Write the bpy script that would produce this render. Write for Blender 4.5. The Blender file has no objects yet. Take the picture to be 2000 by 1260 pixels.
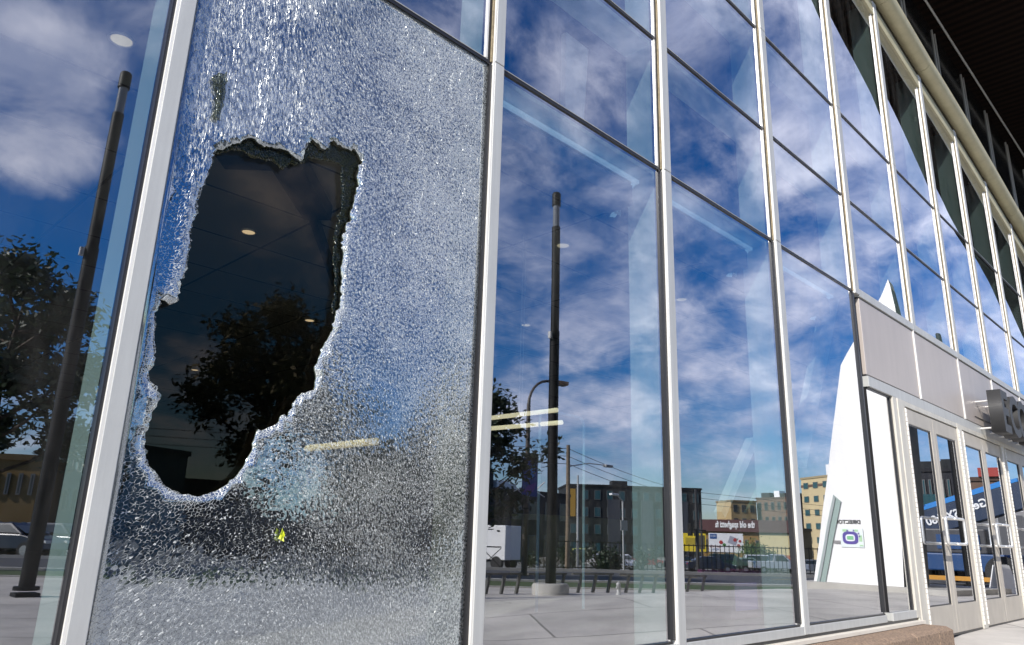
import bpy, bmesh, math, random
from mathutils import Vector, Matrix, noise
from mathutils.geometry import delaunay_2d_cdt
random.seed(7)
PI = math.pi
# ------------------------------------------------------------------ scene, camera, light
S = bpy.context.scene
COL = S.collection
S.render.engine = 'CYCLES'
S.render.resolution_x = 1024; S.render.resolution_y = 645
S.cycles.transparent_max_bounces = 24
S.cycles.max_bounces = 10; S.cycles.glossy_bounces = 6; S.cycles.diffuse_bounces = 3
S.cycles.sample_clamp_indirect = 6
S.view_settings.view_transform = 'Standard'; S.view_settings.look = 'None'
S.view_settings.gamma = 1; S.view_settings.exposure = 0.30

FX = 1459.76                                   # focal length in px of the 2000 px wide photograph
CAM = Vector((0, -2.72, 0.886))
def _basis():
    yaw, pit, rol = math.radians(44.9276), math.radians(16.0605), math.radians(1.7297)
    fw = Vector((math.cos(pit)*math.cos(yaw), math.cos(pit)*math.sin(yaw), math.sin(pit)))
    rt = fw.cross(Vector((0, 0, 1))).normalized(); up = rt.cross(fw)
    return fw, rt*math.cos(rol)+up*math.sin(rol), up*math.cos(rol)-rt*math.sin(rol)
FW, RT, UP = _basis()
cd = bpy.data.cameras.new('camera'); cd.sensor_width = 36; cd.lens = FX/2000*36
cd.clip_start = 0.05; cd.clip_end = 6000
cam = bpy.data.objects.new('camera', cd); COL.objects.link(cam)
m3 = Matrix((RT, UP, -FW)).transposed()
cam.matrix_world = Matrix.Translation(CAM) @ m3.to_4x4()
S.camera = cam

SUN = Vector((-0.74, -0.36, 0.57)).normalized()    # direction towards the sun
sl = bpy.data.lights.new('sun', 'SUN'); sl.energy = 5.0; sl.angle = math.radians(0.5); sl.color = (1, .95, .87)
so = bpy.data.objects.new('sun', sl); COL.objects.link(so)
so.rotation_euler = SUN.to_track_quat('Z', 'Y').to_euler(); so.location = (-30, -15, 30)

W = bpy.data.worlds.new('World'); S.world = W; W.use_nodes = True
def build_world():
    nt = W.node_tree; N = nt.nodes; L = nt.links; N.clear()
    out = N.new('ShaderNodeOutputWorld'); bg = N.new('ShaderNodeBackground'); bg.inputs[1].default_value = 0.12
    sky = N.new('ShaderNodeTexSky'); sky.sky_type = 'NISHITA'; sky.sun_disc = False
    sky.sun_elevation = math.asin(SUN.z)
    sky.sun_rotation = math.atan2(SUN.x, SUN.y)
    sky.air_density = 1.0; sky.dust_density = 0.4; sky.ozone_density = 5.0
    hs = N.new('ShaderNodeHueSaturation'); hs.inputs['Saturation'].default_value = 1.36; hs.inputs['Value'].default_value = .88; hs.inputs['Hue'].default_value = .510
    L.new(sky.outputs[0], hs.inputs['Color'])
    tc = N.new('ShaderNodeTexCoord'); sp = N.new('ShaderNodeSeparateXYZ'); L.new(tc.outputs['Generated'], sp.inputs[0])
    def mth(op, a, b=None, cl=False):
        n = N.new('ShaderNodeMath'); n.operation = op; n.use_clamp = cl
        for i, v in ((0, a), (1, b)):
            if v is None: continue
            if isinstance(v, (int, float)): n.inputs[i].default_value = v
            else: L.new(v, n.inputs[i])
        return n.outputs[0]
    zz = mth('ADD', mth('MAXIMUM', sp.outputs[2], 0.0), 0.34)
    cx = mth('DIVIDE', sp.outputs[0], zz); cy = mth('DIVIDE', sp.outputs[1], zz)
    cb = N.new('ShaderNodeCombineXYZ'); L.new(cx, cb.inputs[0]); L.new(cy, cb.inputs[1]); cb.inputs[2].default_value = 3.3
    def nz(scale, det, rough, dist, off):
        mp = N.new('ShaderNodeMapping'); mp.inputs['Location'].default_value = off; L.new(cb.outputs[0], mp.inputs[0])
        n = N.new('ShaderNodeTexNoise'); n.inputs['Scale'].default_value = scale; n.inputs['Detail'].default_value = det
        n.inputs['Roughness'].default_value = rough; n.inputs['Distortion'].default_value = dist
        L.new(mp.outputs[0], n.inputs[0]); return n.outputs[0]
    big = nz(1.7, 3, .5, .2, (1.3, 4.2, 0)); fine = nz(5.2, 9, .62, .3, (0.4, 2.2, 0))
    veil = nz(0.5, 2, .5, 0, (5, 1, 2))
    # more cloud towards +x (down the street), less towards -y
    az = mth('MULTIPLY', mth('SUBTRACT', sp.outputs[0], .40), 0.16)
    d = mth('ADD', mth('ADD', mth('MULTIPLY', big, 0.50), mth('MULTIPLY', fine, 0.80)), az)
    def puff(azd, eld, width, amp):          # one particular bank of cloud
        a_, e_ = math.radians(azd), math.radians(eld)
        dt = N.new('ShaderNodeVectorMath'); dt.operation = 'DOT_PRODUCT'; L.new(tc.outputs['Generated'], dt.inputs[0])
        dt.inputs[1].default_value = (math.cos(a_)*math.cos(e_), math.sin(a_)*math.cos(e_), math.sin(e_))
        mr = N.new('ShaderNodeMapRange'); mr.interpolation_type = 'SMOOTHSTEP'; mr.inputs['From Min'].default_value = math.cos(math.radians(width)); mr.inputs['To Max'].default_value = amp
        L.new(dt.outputs['Value'], mr.inputs['Value']); return mr.outputs[0]
    for q in ((-81.5, 26, 7.5, .50), (-78, 20, 13, -.30), (-75, 36, 8, -.05), (-62, 30, 13, .03), (-50, 12, 8, -.06), (-60, 14, 10, -.12), (-42, 24, 12, .05)): d = mth('ADD', d, puff(*q))
    rp = N.new('ShaderNodeMapRange'); rp.interpolation_type = 'SMOOTHSTEP'
    rp.inputs['From Min'].default_value = 0.56; rp.inputs['From Max'].default_value = 0.98
    L.new(d, rp.inputs['Value'])
    low = N.new('ShaderNodeMapRange'); low.inputs['From Min'].default_value = 0.02; low.inputs['From Max'].default_value = 0.16
    L.new(sp.outputs[2], low.inputs['Value'])
    fac = mth('MULTIPLY', rp.outputs[0], mth('ADD', mth('MULTIPLY', low.outputs[0], .7), .3), True)
    # cloud tone: thick centres greyer, thin edges white
    cr = N.new('ShaderNodeMix'); cr.data_type = 'RGBA'
    shade = nz(4.6, 7, .55, .1, (7, 1, 3))
    sm = N.new('ShaderNodeMapRange'); sm.inputs['From Min'].default_value = .36; sm.inputs['From Max'].default_value = .62
    L.new(shade, sm.inputs['Value']); L.new(sm.outputs[0], cr.inputs[0])
    cr.inputs[6].default_value = (3.6, 4.2, 6.3, 1); cr.inputs[7].default_value = (8.6, 8.7, 10.1, 1)
    mx = N.new('ShaderNodeMix'); mx.data_type = 'RGBA'; L.new(fac, mx.inputs[0]); L.new(hs.outputs[0], mx.inputs[6]); L.new(cr.outputs[2], mx.inputs[7])
    L.new(mx.outputs[2], bg.inputs[0]); L.new(bg.outputs[0], out.inputs[0])
build_world()

# ------------------------------------------------------------------ surveying helpers
def ray(px, py):
    return (FW*FX + RT*(px-1000) - UP*(py-630)).normalized()
def ony(px, py, Y=0.):
    d = ray(px, py); return CAM + d*((Y-CAM.y)/d.y)
def onz(px, py, Z):
    d = ray(px, py); return CAM + d*((Z-CAM.z)/d.z)
def street(px, py, D, z=None):
    """a point across the plaza, D metres away, seen by way of the glass at that place"""
    d = ray(px, py); h = math.hypot(d.x, d.y)
    p = Vector((D*d.x/h, 2.72 - D*d.y/h, 0.886 + D*d.z/h))
    if z is not None: p.z = z
    return p
def sstep(a, b, x):
    t = min(1, max(0, (x-a)/(b-a))); return t*t*(3-2*t)
UV_ = (Vector((.8, .6, 0)), Vector((.6, -.8, 0)))      # along the street, away from the building
def ground_z(x, y):
    t = x*.6 - y*.8
    z = -.3 - 1.6*sstep(18, 80, t)
    pl = sstep(6.0, 10.5, x)*sstep(-9, -4.5, y)*sstep(17, 14, t)
    return z + .3*pl
def gnd(p, dz=0.): return Vector((p.x, p.y, ground_z(p.x, p.y)+dz))

# ------------------------------------------------------------------ mesh helpers
class MB:
    def __init__(s): s.v = []; s.f = []; s.m = []; s.sm = []
    def add(s, vs, fs, mi=0, smooth=False):
        b = len(s.v); s.v += [tuple(q) for q in vs]
        for f in fs: s.f.append([b+i for i in f]); s.m.append(mi); s.sm.append(smooth)
        return s
    def box(s, x0, x1, y0, y1, z0, z1, mi=0, M=None):
        vs = [Vector((x, y, z)) for z in (z0, z1) for y in (y0, y1) for x in (x0, x1)]
        if M is not None: vs = [M @ v for v in vs]
        return s.add(vs, [(0, 2, 3, 1), (4, 5, 7, 6), (0, 1, 5, 4), (2, 6, 7, 3), (0, 4, 6, 2), (1, 3, 7, 5)], mi)
    def tube(s, pts, r, n=10, mi=0, caps=True, smooth=True):
        pts = [Vector(p) for p in pts]; rs = r if isinstance(r, (list, tuple)) else [r]*len(pts)
        rings = []; ref = None
        for i, p in enumerate(pts):
            a = pts[max(0, i-1)]; b = pts[min(len(pts)-1, i+1)]; t = (b-a).normalized()
            if ref is None: ref = Vector((1, 0, 0)) if abs(t.x) < .8 else Vector((0, 1, 0))
            u = (ref - t*ref.dot(t)).normalized(); w = t.cross(u); ref = u
            rings.append([p+(u*math.cos(2*PI*k/n)+w*math.sin(2*PI*k/n))*rs[i] for k in range(n)])
        vs = [q for rg in rings for q in rg]; fs = []
        for i in range(len(pts)-1):
            for k in range(n):
                a = i*n+k; b = i*n+(k+1) % n; fs.append((a, b, b+n, a+n))
        s.add(vs, fs, mi, smooth)
        if caps:
            s.add(rings[0], [tuple(reversed(range(n)))], mi); s.add(rings[-1], [tuple(range(n))], mi)
        return s
    def prism(s, poly, off, mi=0):
        """poly: 3-D outline, off: extrusion vector"""
        n = len(poly); a = [Vector(p) for p in poly]; b = [p+Vector(off) for p in a]
        fs = [tuple(range(n)), tuple(reversed(range(n, 2*n)))]+[(i, i+n, (i+1) % n+n, (i+1) % n) for i in range(n)]
        return s.add(a+b, fs, mi)
    def build(s, name, mats, parent=None, label=None, recalc=True, bevel=0):
        me = bpy.data.meshes.new(name); me.from_pydata(s.v, [], s.f)
        if not isinstance(mats, (list, tuple)): mats = [mats]
        for m in mats: me.materials.append(m)
        me.polygons.foreach_set('material_index', s.m); me.polygons.foreach_set('use_smooth', s.sm)
        if recalc:
            bm = bmesh.new(); bm.from_mesh(me); bmesh.ops.recalc_face_normals(bm, faces=bm.faces); bm.to_mesh(me); bm.free()
        o = bpy.data.objects.new(name, me); COL.objects.link(o)
        if parent is not None: o.parent = parent
        if label: o['label'] = label
        if bevel:
            md = o.modifiers.new('bevel', 'BEVEL'); md.width = bevel; md.segments = 2; md.limit_method = 'ANGLE'
        return o
def thing(name, label, cat, loc=(0, 0, 0), rz=0, group=None):
    o = bpy.data.objects.new(name, None); COL.objects.link(o); o.location = loc; o.rotation_euler = (0, 0, rz)
    o.empty_display_size = .2
    return tag(o, label, cat, group)
def tag(o, label, cat, group=None):
    o['label'] = label; o['category'] = cat
    if group: o['group'] = group
    return o
def struct(o, kind='structure', label=None):
    o['kind'] = kind
    if label: o['label'] = label
    return o
def dup(root, loc, rz, label, group=None):
    r = root.copy(); COL.objects.link(r); r.location = loc; r.rotation_euler = (0, 0, rz); r['label'] = label
    if group: r['group'] = group
    for ch in list(root.children):
        c = ch.copy(); COL.objects.link(c); c.parent = r
        for g in list(ch.children):
            d = g.copy(); COL.objects.link(d); d.parent = c
    return r
def text_mesh(name, body, size, M, mat, parent, extrude=.01, bold=0., spacing=1., align='CENTER', label=None, sx=1.):
    cu = bpy.data.curves.new(name, 'FONT'); cu.body = body; cu.size = size; cu.extrude = extrude; cu.offset = bold
    cu.align_x = align; cu.align_y = 'CENTER'; cu.space_character = spacing; cu.resolution_u = 3
    t = bpy.data.objects.new(name, cu); COL.objects.link(t); bpy.context.view_layer.update()
    me = bpy.data.meshes.new_from_object(t.evaluated_get(bpy.context.evaluated_depsgraph_get()))
    bpy.data.objects.remove(t); bpy.data.curves.remove(cu)
    me.transform(M @ Matrix.Diagonal((sx, 1, 1, 1))); me.materials.clear(); me.materials.append(mat); me.name = name
    o = bpy.data.objects.new(name, me); COL.objects.link(o)
    if parent is not None: o.parent = parent
    if label: o['label'] = label
    return o
def frame_of(A, B, origin=None):
    """frame of a sign face that looks back at the building; A, B are its right and left ends as a visitor sees it"""
    X = Vector((A.x-B.x, A.y-B.y, 0)).normalized(); Y = Vector((0, 0, 1)); Nn = X.cross(Y)
    M = Matrix((X, Y, Nn)).transposed().to_4x4(); M.translation = origin if origin is not None else (A+B)/2
    return M

# ------------------------------------------------------------------ materials
MATS = {}
def mat(name, col, rough=.6, metal=0., noise_s=0., noise_a=0., bump=0., bump_s=40., emit=None, es=1., spec=.5, coat=0.):
    if name in MATS: return MATS[name]
    m = bpy.data.materials.new(name); m.use_nodes = True; nt = m.node_tree; N = nt.nodes; L = nt.links
    b = N['Principled BSDF']; b.inputs['Base Color'].default_value = (*col, 1); b.inputs['Roughness'].default_value = rough
    b.inputs['Metallic'].default_value = metal; b.inputs['Specular IOR Level'].default_value = spec
    b.inputs['Coat Weight'].default_value = coat
    if noise_a:
        tc = N.new('ShaderNodeTexCoord'); n = N.new('ShaderNodeTexNoise'); n.inputs['Scale'].default_value = noise_s
        n.inputs['Detail'].default_value = 6; n.inputs['Roughness'].default_value = .6
        L.new(tc.outputs['Object'], n.inputs['Vector'])
        mr = N.new('ShaderNodeMapRange'); mr.inputs['From Min'].default_value = .3; mr.inputs['From Max'].default_value = .7
        mr.inputs['To Min'].default_value = 1-noise_a; mr.inputs['To Max'].default_value = 1+noise_a
        L.new(n.outputs[0], mr.inputs['Value'])
        vm = N.new('ShaderNodeVectorMath'); vm.operation = 'SCALE'; vm.inputs[0].default_value = col; L.new(mr.outputs[0], vm.inputs['Scale'])
        L.new(vm.outputs[0], b.inputs['Base Color'])
    if bump:
        tc2 = N.new('ShaderNodeTexCoord'); n2 = N.new('ShaderNodeTexNoise'); n2.inputs['Scale'].default_value = bump_s; n2.inputs['Detail'].default_value = 4
        L.new(tc2.outputs['Object'], n2.inputs['Vector'])
        bp = N.new('ShaderNodeBump'); bp.inputs['Strength'].default_value = bump; bp.inputs['Distance'].default_value = .01
        L.new(n2.outputs[0], bp.inputs['Height']); L.new(bp.outputs[0], b.inputs['Normal'])
    if emit: b.inputs['Emission Color'].default_value = (*emit, 1); b.inputs['Emission Strength'].default_value = es
    MATS[name] = m; return m
alu = mat('brushed_aluminium', (.50, .505, .49), .45, .12, 3, .04, .05, 60)
alu_w = mat('aluminium_edge', (.80, .78, .74), .35, .1)
alu_d = mat('dark_aluminium', (.10, .095, .085), .5, .2)
frame_w = mat('door_frame_paint', (.60, .57, .50), .45, .08, 6, .06, .08, 30)
door_m = mat('door_leaf_paint', (.47, .43, .37), .45, .1, 5, .05)
panel_m = mat('spandrel_panel', (.46, .41, .375), .38, .12, 1.2, .05)
rubber = mat('black_gasket', (.018, .018, .02), .35)
sealant = mat('tan_sealant', (.26, .21, .13), .8, 0, 30, .3)
steel = mat('satin_steel', (.88, .87, .84), .38, .75)
letter_m = mat('dark_grey_letter', (.032, .032, .033), .5, .0)
cream = mat('cream_tube_paint', (.52, .47, .30), .45, .05, 3, .1)
black = mat('black_paint', (.006, .006, .006), .55, 0, 4, .2, spec=.2)
fin_m = mat('inner_fin', (.70, .82, .84), .5)
white_in = mat('inner_white', (.86, .88, .87), .6, 0, 2, .05)
dark_in = mat('inner_dark', (.05, .05, .05), .8, 0, 1, .2)
tree_bark = mat('bark', (.07, .05, .035), .9, 0, 8, .3)
white_p = mat('white_paint', (.86, .85, .83), .5, 0, 2, .03)
asphalt = mat('asphalt', (.055, .055, .058), .9, 0, 1.5, .15)
line_w = mat('road_line', (.7, .7, .68), .7)
line_y = mat('road_line_yellow', (.6, .42, .05), .7)
grass_m = mat('grass_green', (.05, .08, .02), .9, 0, 3, .3, .6, 60)
kerb_m = mat('kerb_concrete', (.42, .40, .36), .85, 0, 3, .1)
winglass = mat('window_glass_dark', (.02, .03, .035), .15, .0, spec=.5)
winteal = mat('window_glass_teal', (.03, .09, .10), .25, .0, spec=.4)
tyre = mat('tyre', (.02, .02, .02), .8)
chrome = mat('wheel_metal', (.5, .5, .5), .3, .9)

def streak(m, sc=(22, 22, .8), a=.07):
    nt = m.node_tree; N = nt.nodes; L = nt.links; b = N['Principled BSDF']; src = b.inputs['Base Color'].links[0].from_socket if b.inputs['Base Color'].links else None
    tc = N.new('ShaderNodeTexCoord'); mp = N.new('ShaderNodeMapping'); mp.inputs['Scale'].default_value = sc; L.new(tc.outputs['Object'], mp.inputs[0])
    n = N.new('ShaderNodeTexNoise'); n.inputs['Scale'].default_value = 1; n.inputs['Detail'].default_value = 7; n.inputs['Roughness'].default_value = .65; L.new(mp.outputs[0], n.inputs['Vector'])
    q = N.new('ShaderNodeMapRange'); q.inputs['From Min'].default_value = .35; q.inputs['From Max'].default_value = .7; q.inputs['To Min'].default_value = 1; q.inputs['To Max'].default_value = 1-a*2; L.new(n.outputs[0], q.inputs['Value'])
    v = N.new('ShaderNodeVectorMath'); v.operation = 'SCALE'
    if src: L.new(src, v.inputs[0])
    else: v.inputs[0].default_value = b.inputs['Base Color'].default_value[:3]
    L.new(q.outputs[0], v.inputs['Scale']); L.new(v.outputs[0], b.inputs['Base Color'])
streak(alu); streak(alu_w, a=.08); streak(panel_m, (6, 6, .7), .05); streak(door_m, (9, 9, 2), .06); streak(frame_w, (14, 14, 2), .08); streak(cream, (6, 6, 6), .12); streak(white_p, (1.5, 1.5, .25), .04)
def glass_mat(name, refl, rtint, ttint, f90=1., wave=0., wave_s=.8, dust=0.):
    m = bpy.data.materials.new(name); m.use_nodes = True; nt = m.node_tree; N = nt.nodes; L = nt.links; N.clear()
    out = N.new('ShaderNodeOutputMaterial'); mx = N.new('ShaderNodeMixShader'); tr = N.new('ShaderNodeBsdfTransparent'); gl = N.new('ShaderNodeBsdfGlossy')
    tr.inputs[0].default_value = (*ttint, 1); gl.inputs[0].default_value = (*rtint, 1); gl.inputs['Roughness'].default_value = 0
    lw = N.new('ShaderNodeLayerWeight'); lw.inputs[0].default_value = .5
    p = N.new('ShaderNodeMath'); p.operation = 'POWER'; p.inputs[1].default_value = 1.9; L.new(lw.outputs['Facing'], p.inputs[0])
    mr = N.new('ShaderNodeMapRange'); mr.inputs['To Min'].default_value = refl; mr.inputs['To Max'].default_value = f90
    L.new(p.outputs[0], mr.inputs['Value']); L.new(mr.outputs[0], mx.inputs[0])
    if wave:
        tc = N.new('ShaderNodeTexCoord'); n = N.new('ShaderNodeTexNoise'); n.inputs['Scale'].default_value = wave_s; n.inputs['Detail'].default_value = 1
        L.new(tc.outputs['Object'], n.inputs['Vector'])
        b = N.new('ShaderNodeBump'); b.inputs['Strength'].default_value = 1; b.inputs['Distance'].default_value = wave
        L.new(n.outputs[0], b.inputs['Height']); L.new(b.outputs[0], gl.inputs['Normal'])
    L.new(tr.outputs[0], mx.inputs[1]); L.new(gl.outputs[0], mx.inputs[2])
    if dust:
        tc = N.new('ShaderNodeTexCoord'); mp = N.new('ShaderNodeMapping'); mp.inputs['Scale'].default_value = (1, 1, .25); L.new(tc.outputs['Object'], mp.inputs[0])
        n = N.new('ShaderNodeTexNoise'); n.inputs['Scale'].default_value = 5; n.inputs['Detail'].default_value = 9; n.inputs['Roughness'].default_value = .7; L.new(mp.outputs[0], n.inputs['Vector'])
        q = N.new('ShaderNodeMapRange'); q.inputs['From Min'].default_value = .42; q.inputs['From Max'].default_value = .75; q.inputs['To Max'].default_value = dust; L.new(n.outputs[0], q.inputs['Value'])
        d = N.new('ShaderNodeBsdfDiffuse'); d.inputs[0].default_value = (.5, .48, .44, 1); m2 = N.new('ShaderNodeMixShader'); L.new(q.outputs[0], m2.inputs[0]); L.new(mx.outputs[0], m2.inputs[1]); L.new(d.outputs[0], m2.inputs[2]); L.new(m2.outputs[0], out.inputs[0])
    else: L.new(mx.outputs[0], out.inputs[0])
    MATS[name] = m; return m
coated = glass_mat('coated_glass', .40, (.93, .95, 1.0), (.74, .82, .81), wave=.0004, wave_s=1.1, dust=.06)
clear = glass_mat('clear_glass_back', .0, (1, 1, 1), (.93, .96, .94), f90=.2)
inner_g = glass_mat('inner_glass', .034, (.9, .74, .60), (.88, .85, .76), f90=.3)
doorg = glass_mat('door_glass', .30, (.9, .93, 1.0), (.22, .25, .25), dust=.05)

# ------------------------------------------------------------------ the facade
XM = [-.9, .798, 2.488, 4.195, 5.945, 7.75, 9.555, 11.375, 13.13, 14.95, 16.70, 18.48, 20.25, 22.05, 23.85, 25.6, 27.4]
ZB, ZC, ZBB, ZA = .312, 3.475, 4.57, 5.67
CWL = [.07, .069, .078, .092, .102]+[.118]*20
EAVE = [(-1, 9.6), (4, 8.95), (7.9, 8.43), (9.77, 8.157), (11.42, 7.93), (13.2, 7.75), (14.93, 7.5), (16.54, 7.25), (20, 6.75), (24, 6.2), (28, 5.6)]
def eave(x):
    for (a, za), (b, zb) in zip(EAVE, EAVE[1:]):
        if x <= b: return za+(zb-za)*(x-a)/(b-a)
    return EAVE[-1][1]
B = thing('stadium_building', 'glass fronted stadium entrance with silver mullions, one shattered pane and double doors', 'building')

def pane_mesh(name, x0, x1, z0, z1, bow, mats=None, zt1=None, seed=0):
    """an insulated glass unit: bowed outer face, flat back face, dark edge"""
    zt1 = z1 if zt1 is None else zt1
    rnd = random.Random(seed); mb = MB(); n = 10; vs = []; fs = []
    b2 = bow*rnd.uniform(-.5, .5)
    for j in range(n+1):
        for i in range(n+1):
            u = i/n; v = j/n; zt = z1+(zt1-z1)*u
            vs.append((x0+(x1-x0)*u, -bow*(4*u*(1-u))*(4*v*(1-v))*.9 - b2*math.sin(2*PI*v)*4*u*(1-u), z0+(zt-z0)*v))
    for j in range(n):
        for i in range(n):
            a = j*(n+1)+i; fs.append((a, a+1, a+n+2, a+n+1))
    mb.add(vs, fs, 0, True)
    mb.add([(x0, .028, z0), (x1, .028, z0), (x1, .028, zt1), (x0, .028, z1)], [(0, 3, 2, 1)], 1)
    mb.add([(x0, 0, z0), (x1, 0, z0), (x1, 0, zt1), (x0, 0, z1), (x0, .028, z0), (x1, .028, z0), (x1, .028, zt1), (x0, .028, z1)],
           [(0, 4, 5, 1), (1, 5, 6, 2), (2, 6, 7, 3), (3, 7, 4, 0)], 2)
    return mb.build(name, mats or [coated, clear, rubber], B, recalc=False)

def gw(k): return {1: .012, 2: .018}.get(k, .028)
seed = 0
DOOR_X = 7.76
for k in range(len(XM)-1):
    x0 = XM[k]+CWL[k]; x1 = XM[k+1]
    gx0 = x0+.004; gx1 = x1-.045
    rows = [(ZC+.011, ZBB-.0125, .0022), (ZBB+.0125, ZA-.0125, .003)]
    if k < 5 and k != 1: rows.insert(0, (ZB, ZC-.0125, .0005))
    if k == 5: pass
    for z0, z1, bow in rows:
        seed += 1
        if z0 > ZBB and eave(x1) < z1+.3: z1e = min(z1, eave(x0)-.25); z1r = min(z1, eave(x1)-.25)
        else: z1e = z1r = z1
        if k >= 5 and z0 < 3.6: z0 = 3.53
        pane_mesh('window_pane', gx0, gx1 if z0 > 3 else x1-gw(k+1), z0, z1e, bow, zt1=z1r, seed=seed)
    if eave(x1)-.25 > ZA+.15:
        seed += 1
        pane_mesh('window_pane', gx0, gx1, ZA+.0125, eave(x0)-.25, .006, zt1=eave(x1)-.25, seed=seed)

# mullions with their inner fins, gaskets and sealant
for k, x in enumerate(XM):
    top = eave(x)-.02
    zb = .237 if k < 5 else 3.45
    m = MB(); splits = [zb, ZC, ZA] if k < 5 else [zb, ZA]
    if top < ZA+.3: splits = [zb]
    splits.append(top)
    for a, b in zip(splits, splits[1:]): m.box(x+.009, x+CWL[k], -.038, 0.03, a+.003, b-.003)
    mo = m.build('mullion', alu, B, bevel=.003)
    e = MB().box(x, x+.0085, -.033, .02, zb, top); e.build('edge_strip', alu_w, mo)
    MB().box(x-.030, x-.0005, -.012, .03, max(zb+.02, ZC-.018), top-.05).build('gasket', rubber, mo)
    MB().box(x-.045, x-.0305, -.009, .03, max(zb+.02, ZC+.02), top-.06).build('glazing_bead', alu_w, mo)
    if k < 6:
        MB().box(x-gw(k), x-.0005, -.020, .03, .32, ZC-.0185).build('gasket', rubber, mo)
    s2 = MB().box(x-.0125, x-.0002, -.022, -.0125, ZC, top-.05); s2.build('sealant', sealant, mo)
    f = MB().box(x+.008, x+CWL[k]-.004, .05, .29, max(0.25, zb), top); f.build('inner_fin', fin_m, mo)
# transoms
for k in range(len(XM)-1):
    x0 = XM[k]+CWL[k]+.0005; x1 = XM[k+1]-.031
    for z in (ZC, ZBB, ZA):
        if z > eave(x1)-.35: continue
        if k >= 5 and z == ZC: continue
        t = MB().box(x0, x1, -.010, .03, z-.0125, z+.0075)
        to = t.build('transom', rubber, B)
        MB().box(x0, x1, -.013, .0, z+.0080, z+.0115).build('drip_edge', alu, to)
        MB().box(x0, x1, .05, .27, z-.03, z+.03).build('inner_transom', fin_m, to)
    if k < 5:
        s = MB().box(x0, XM[k+1]+.011 if k < 4 else x1, -.034, .05, .237, ZB-.014)
        so_ = s.build('sill', alu, B, bevel=.003)
        MB().box(x0, x1, -.020, .04, ZB-.0135, ZB-.001).build('gasket', rubber, so_)
MB().box(-3, 8.66, -.022, .2, .213, .2365).build('sill_gap', rubber, B)
MB().box(-3, 8.62, -.085, .2, .185, .2125).build('sill_flashing', mat('flashing_cream', (.72, .67, .58), .5, 0, 4, .05), B)

# stone plinth below the sill
plm = mat('brown_stone', (.25, .175, .12), .9, 0, 45, .5, .8, 90)
def plinth():
    m = MB(); x = -3.0; z1 = .18; end = 8.60
    while x < end-.05:
        w = min(.62, end-x)
        b = len(m.v)
        # block with sloped weathering top
        y0, y1 = -.33, .1
        vs = [(x+.005, y0, -.6), (x+w-.005, y0, -.6), (x+w-.005, y0, .150), (x+.005, y0, .150), (x+.003, -.27, z1), (x+w-.003, -.27, z1), (x+.005, y1, z1), (x+w-.005, y1, z1), (x+.005, y1, -.6), (x+w-.005, y1, -.6)]
        m.add(vs, [(0, 1, 2, 3), (3, 2, 5, 4), (4, 5, 7, 6), (6, 7, 9, 8), (0, 3, 4, 6, 8), (1, 9, 7, 5, 2)])
        x += w
    return m.build('stone_plinth', plm, B, bevel=.006)
plinth()

# spandrel panels above the doors
px = [XM[5]+CWL[5]] + XM[6:14]
for k in range(5, 14):
    x0 = XM[k]+(.118 if k == 5 else .05); x1 = XM[k+1]
    p = MB().box(x0+.012, x1-.0, -.02, .02, 2.605, 3.425).build('spandrel_panel', panel_m, B, bevel=.004)
    if k > 5:
        st = MB().box(XM[k]+.004, XM[k]+.028, -.034, .02, 2.60, 3.45).build('panel_trim', alu_w, B)
        MB().box(XM[k]+.030, XM[k]+.056, -.026, .02, 2.60, 3.45).build('trim_band', alu, st)
MB().box(XM[5]+CWL[5]+.001, 27, -.036, .06, 3.438, 3.525).build('head_band', alu, B, bevel=.003)
MB().box(XM[5]+CWL[5]+.001, 27, -.012, .06, 3.426, 3.4375).build('shadow_gap', rubber, B)
MB().box(XM[5]+CWL[5]+.001, 27, -.036, .06, 2.475, 2.585).build('lintel_band', alu, B, bevel=.003)
MB().box(XM[5]+CWL[5]+.001, 27, -.014, .06, 2.586, 2.604).build('shadow_gap', rubber, B)
# mullion 5 lower part: between big panes and the doors a narrow pane
pane_mesh('window_pane', 7.885, 8.50, ZB, 2.455, .0006, seed=99)
MB().box(8.505, 8.54, -.014, .04, ZB-.05, 2.474).build('gasket', rubber, B)
MB().box(7.885, 8.505, -.012, .04, 2.456, 2.474).build('gasket', rubber, B)
MB().box(7.88, 8.66, -.034, .05, .237, ZB-.003).build('sill', alu, B, bevel=.003)
jm = MB().box(8.542, 8.66, -.036, .05, .237, 2.474); jm.box(8.60, 8.66, -.036, .05, .0, .2365); jm.build('door_jamb', frame_w, B, bevel=.003)

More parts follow.
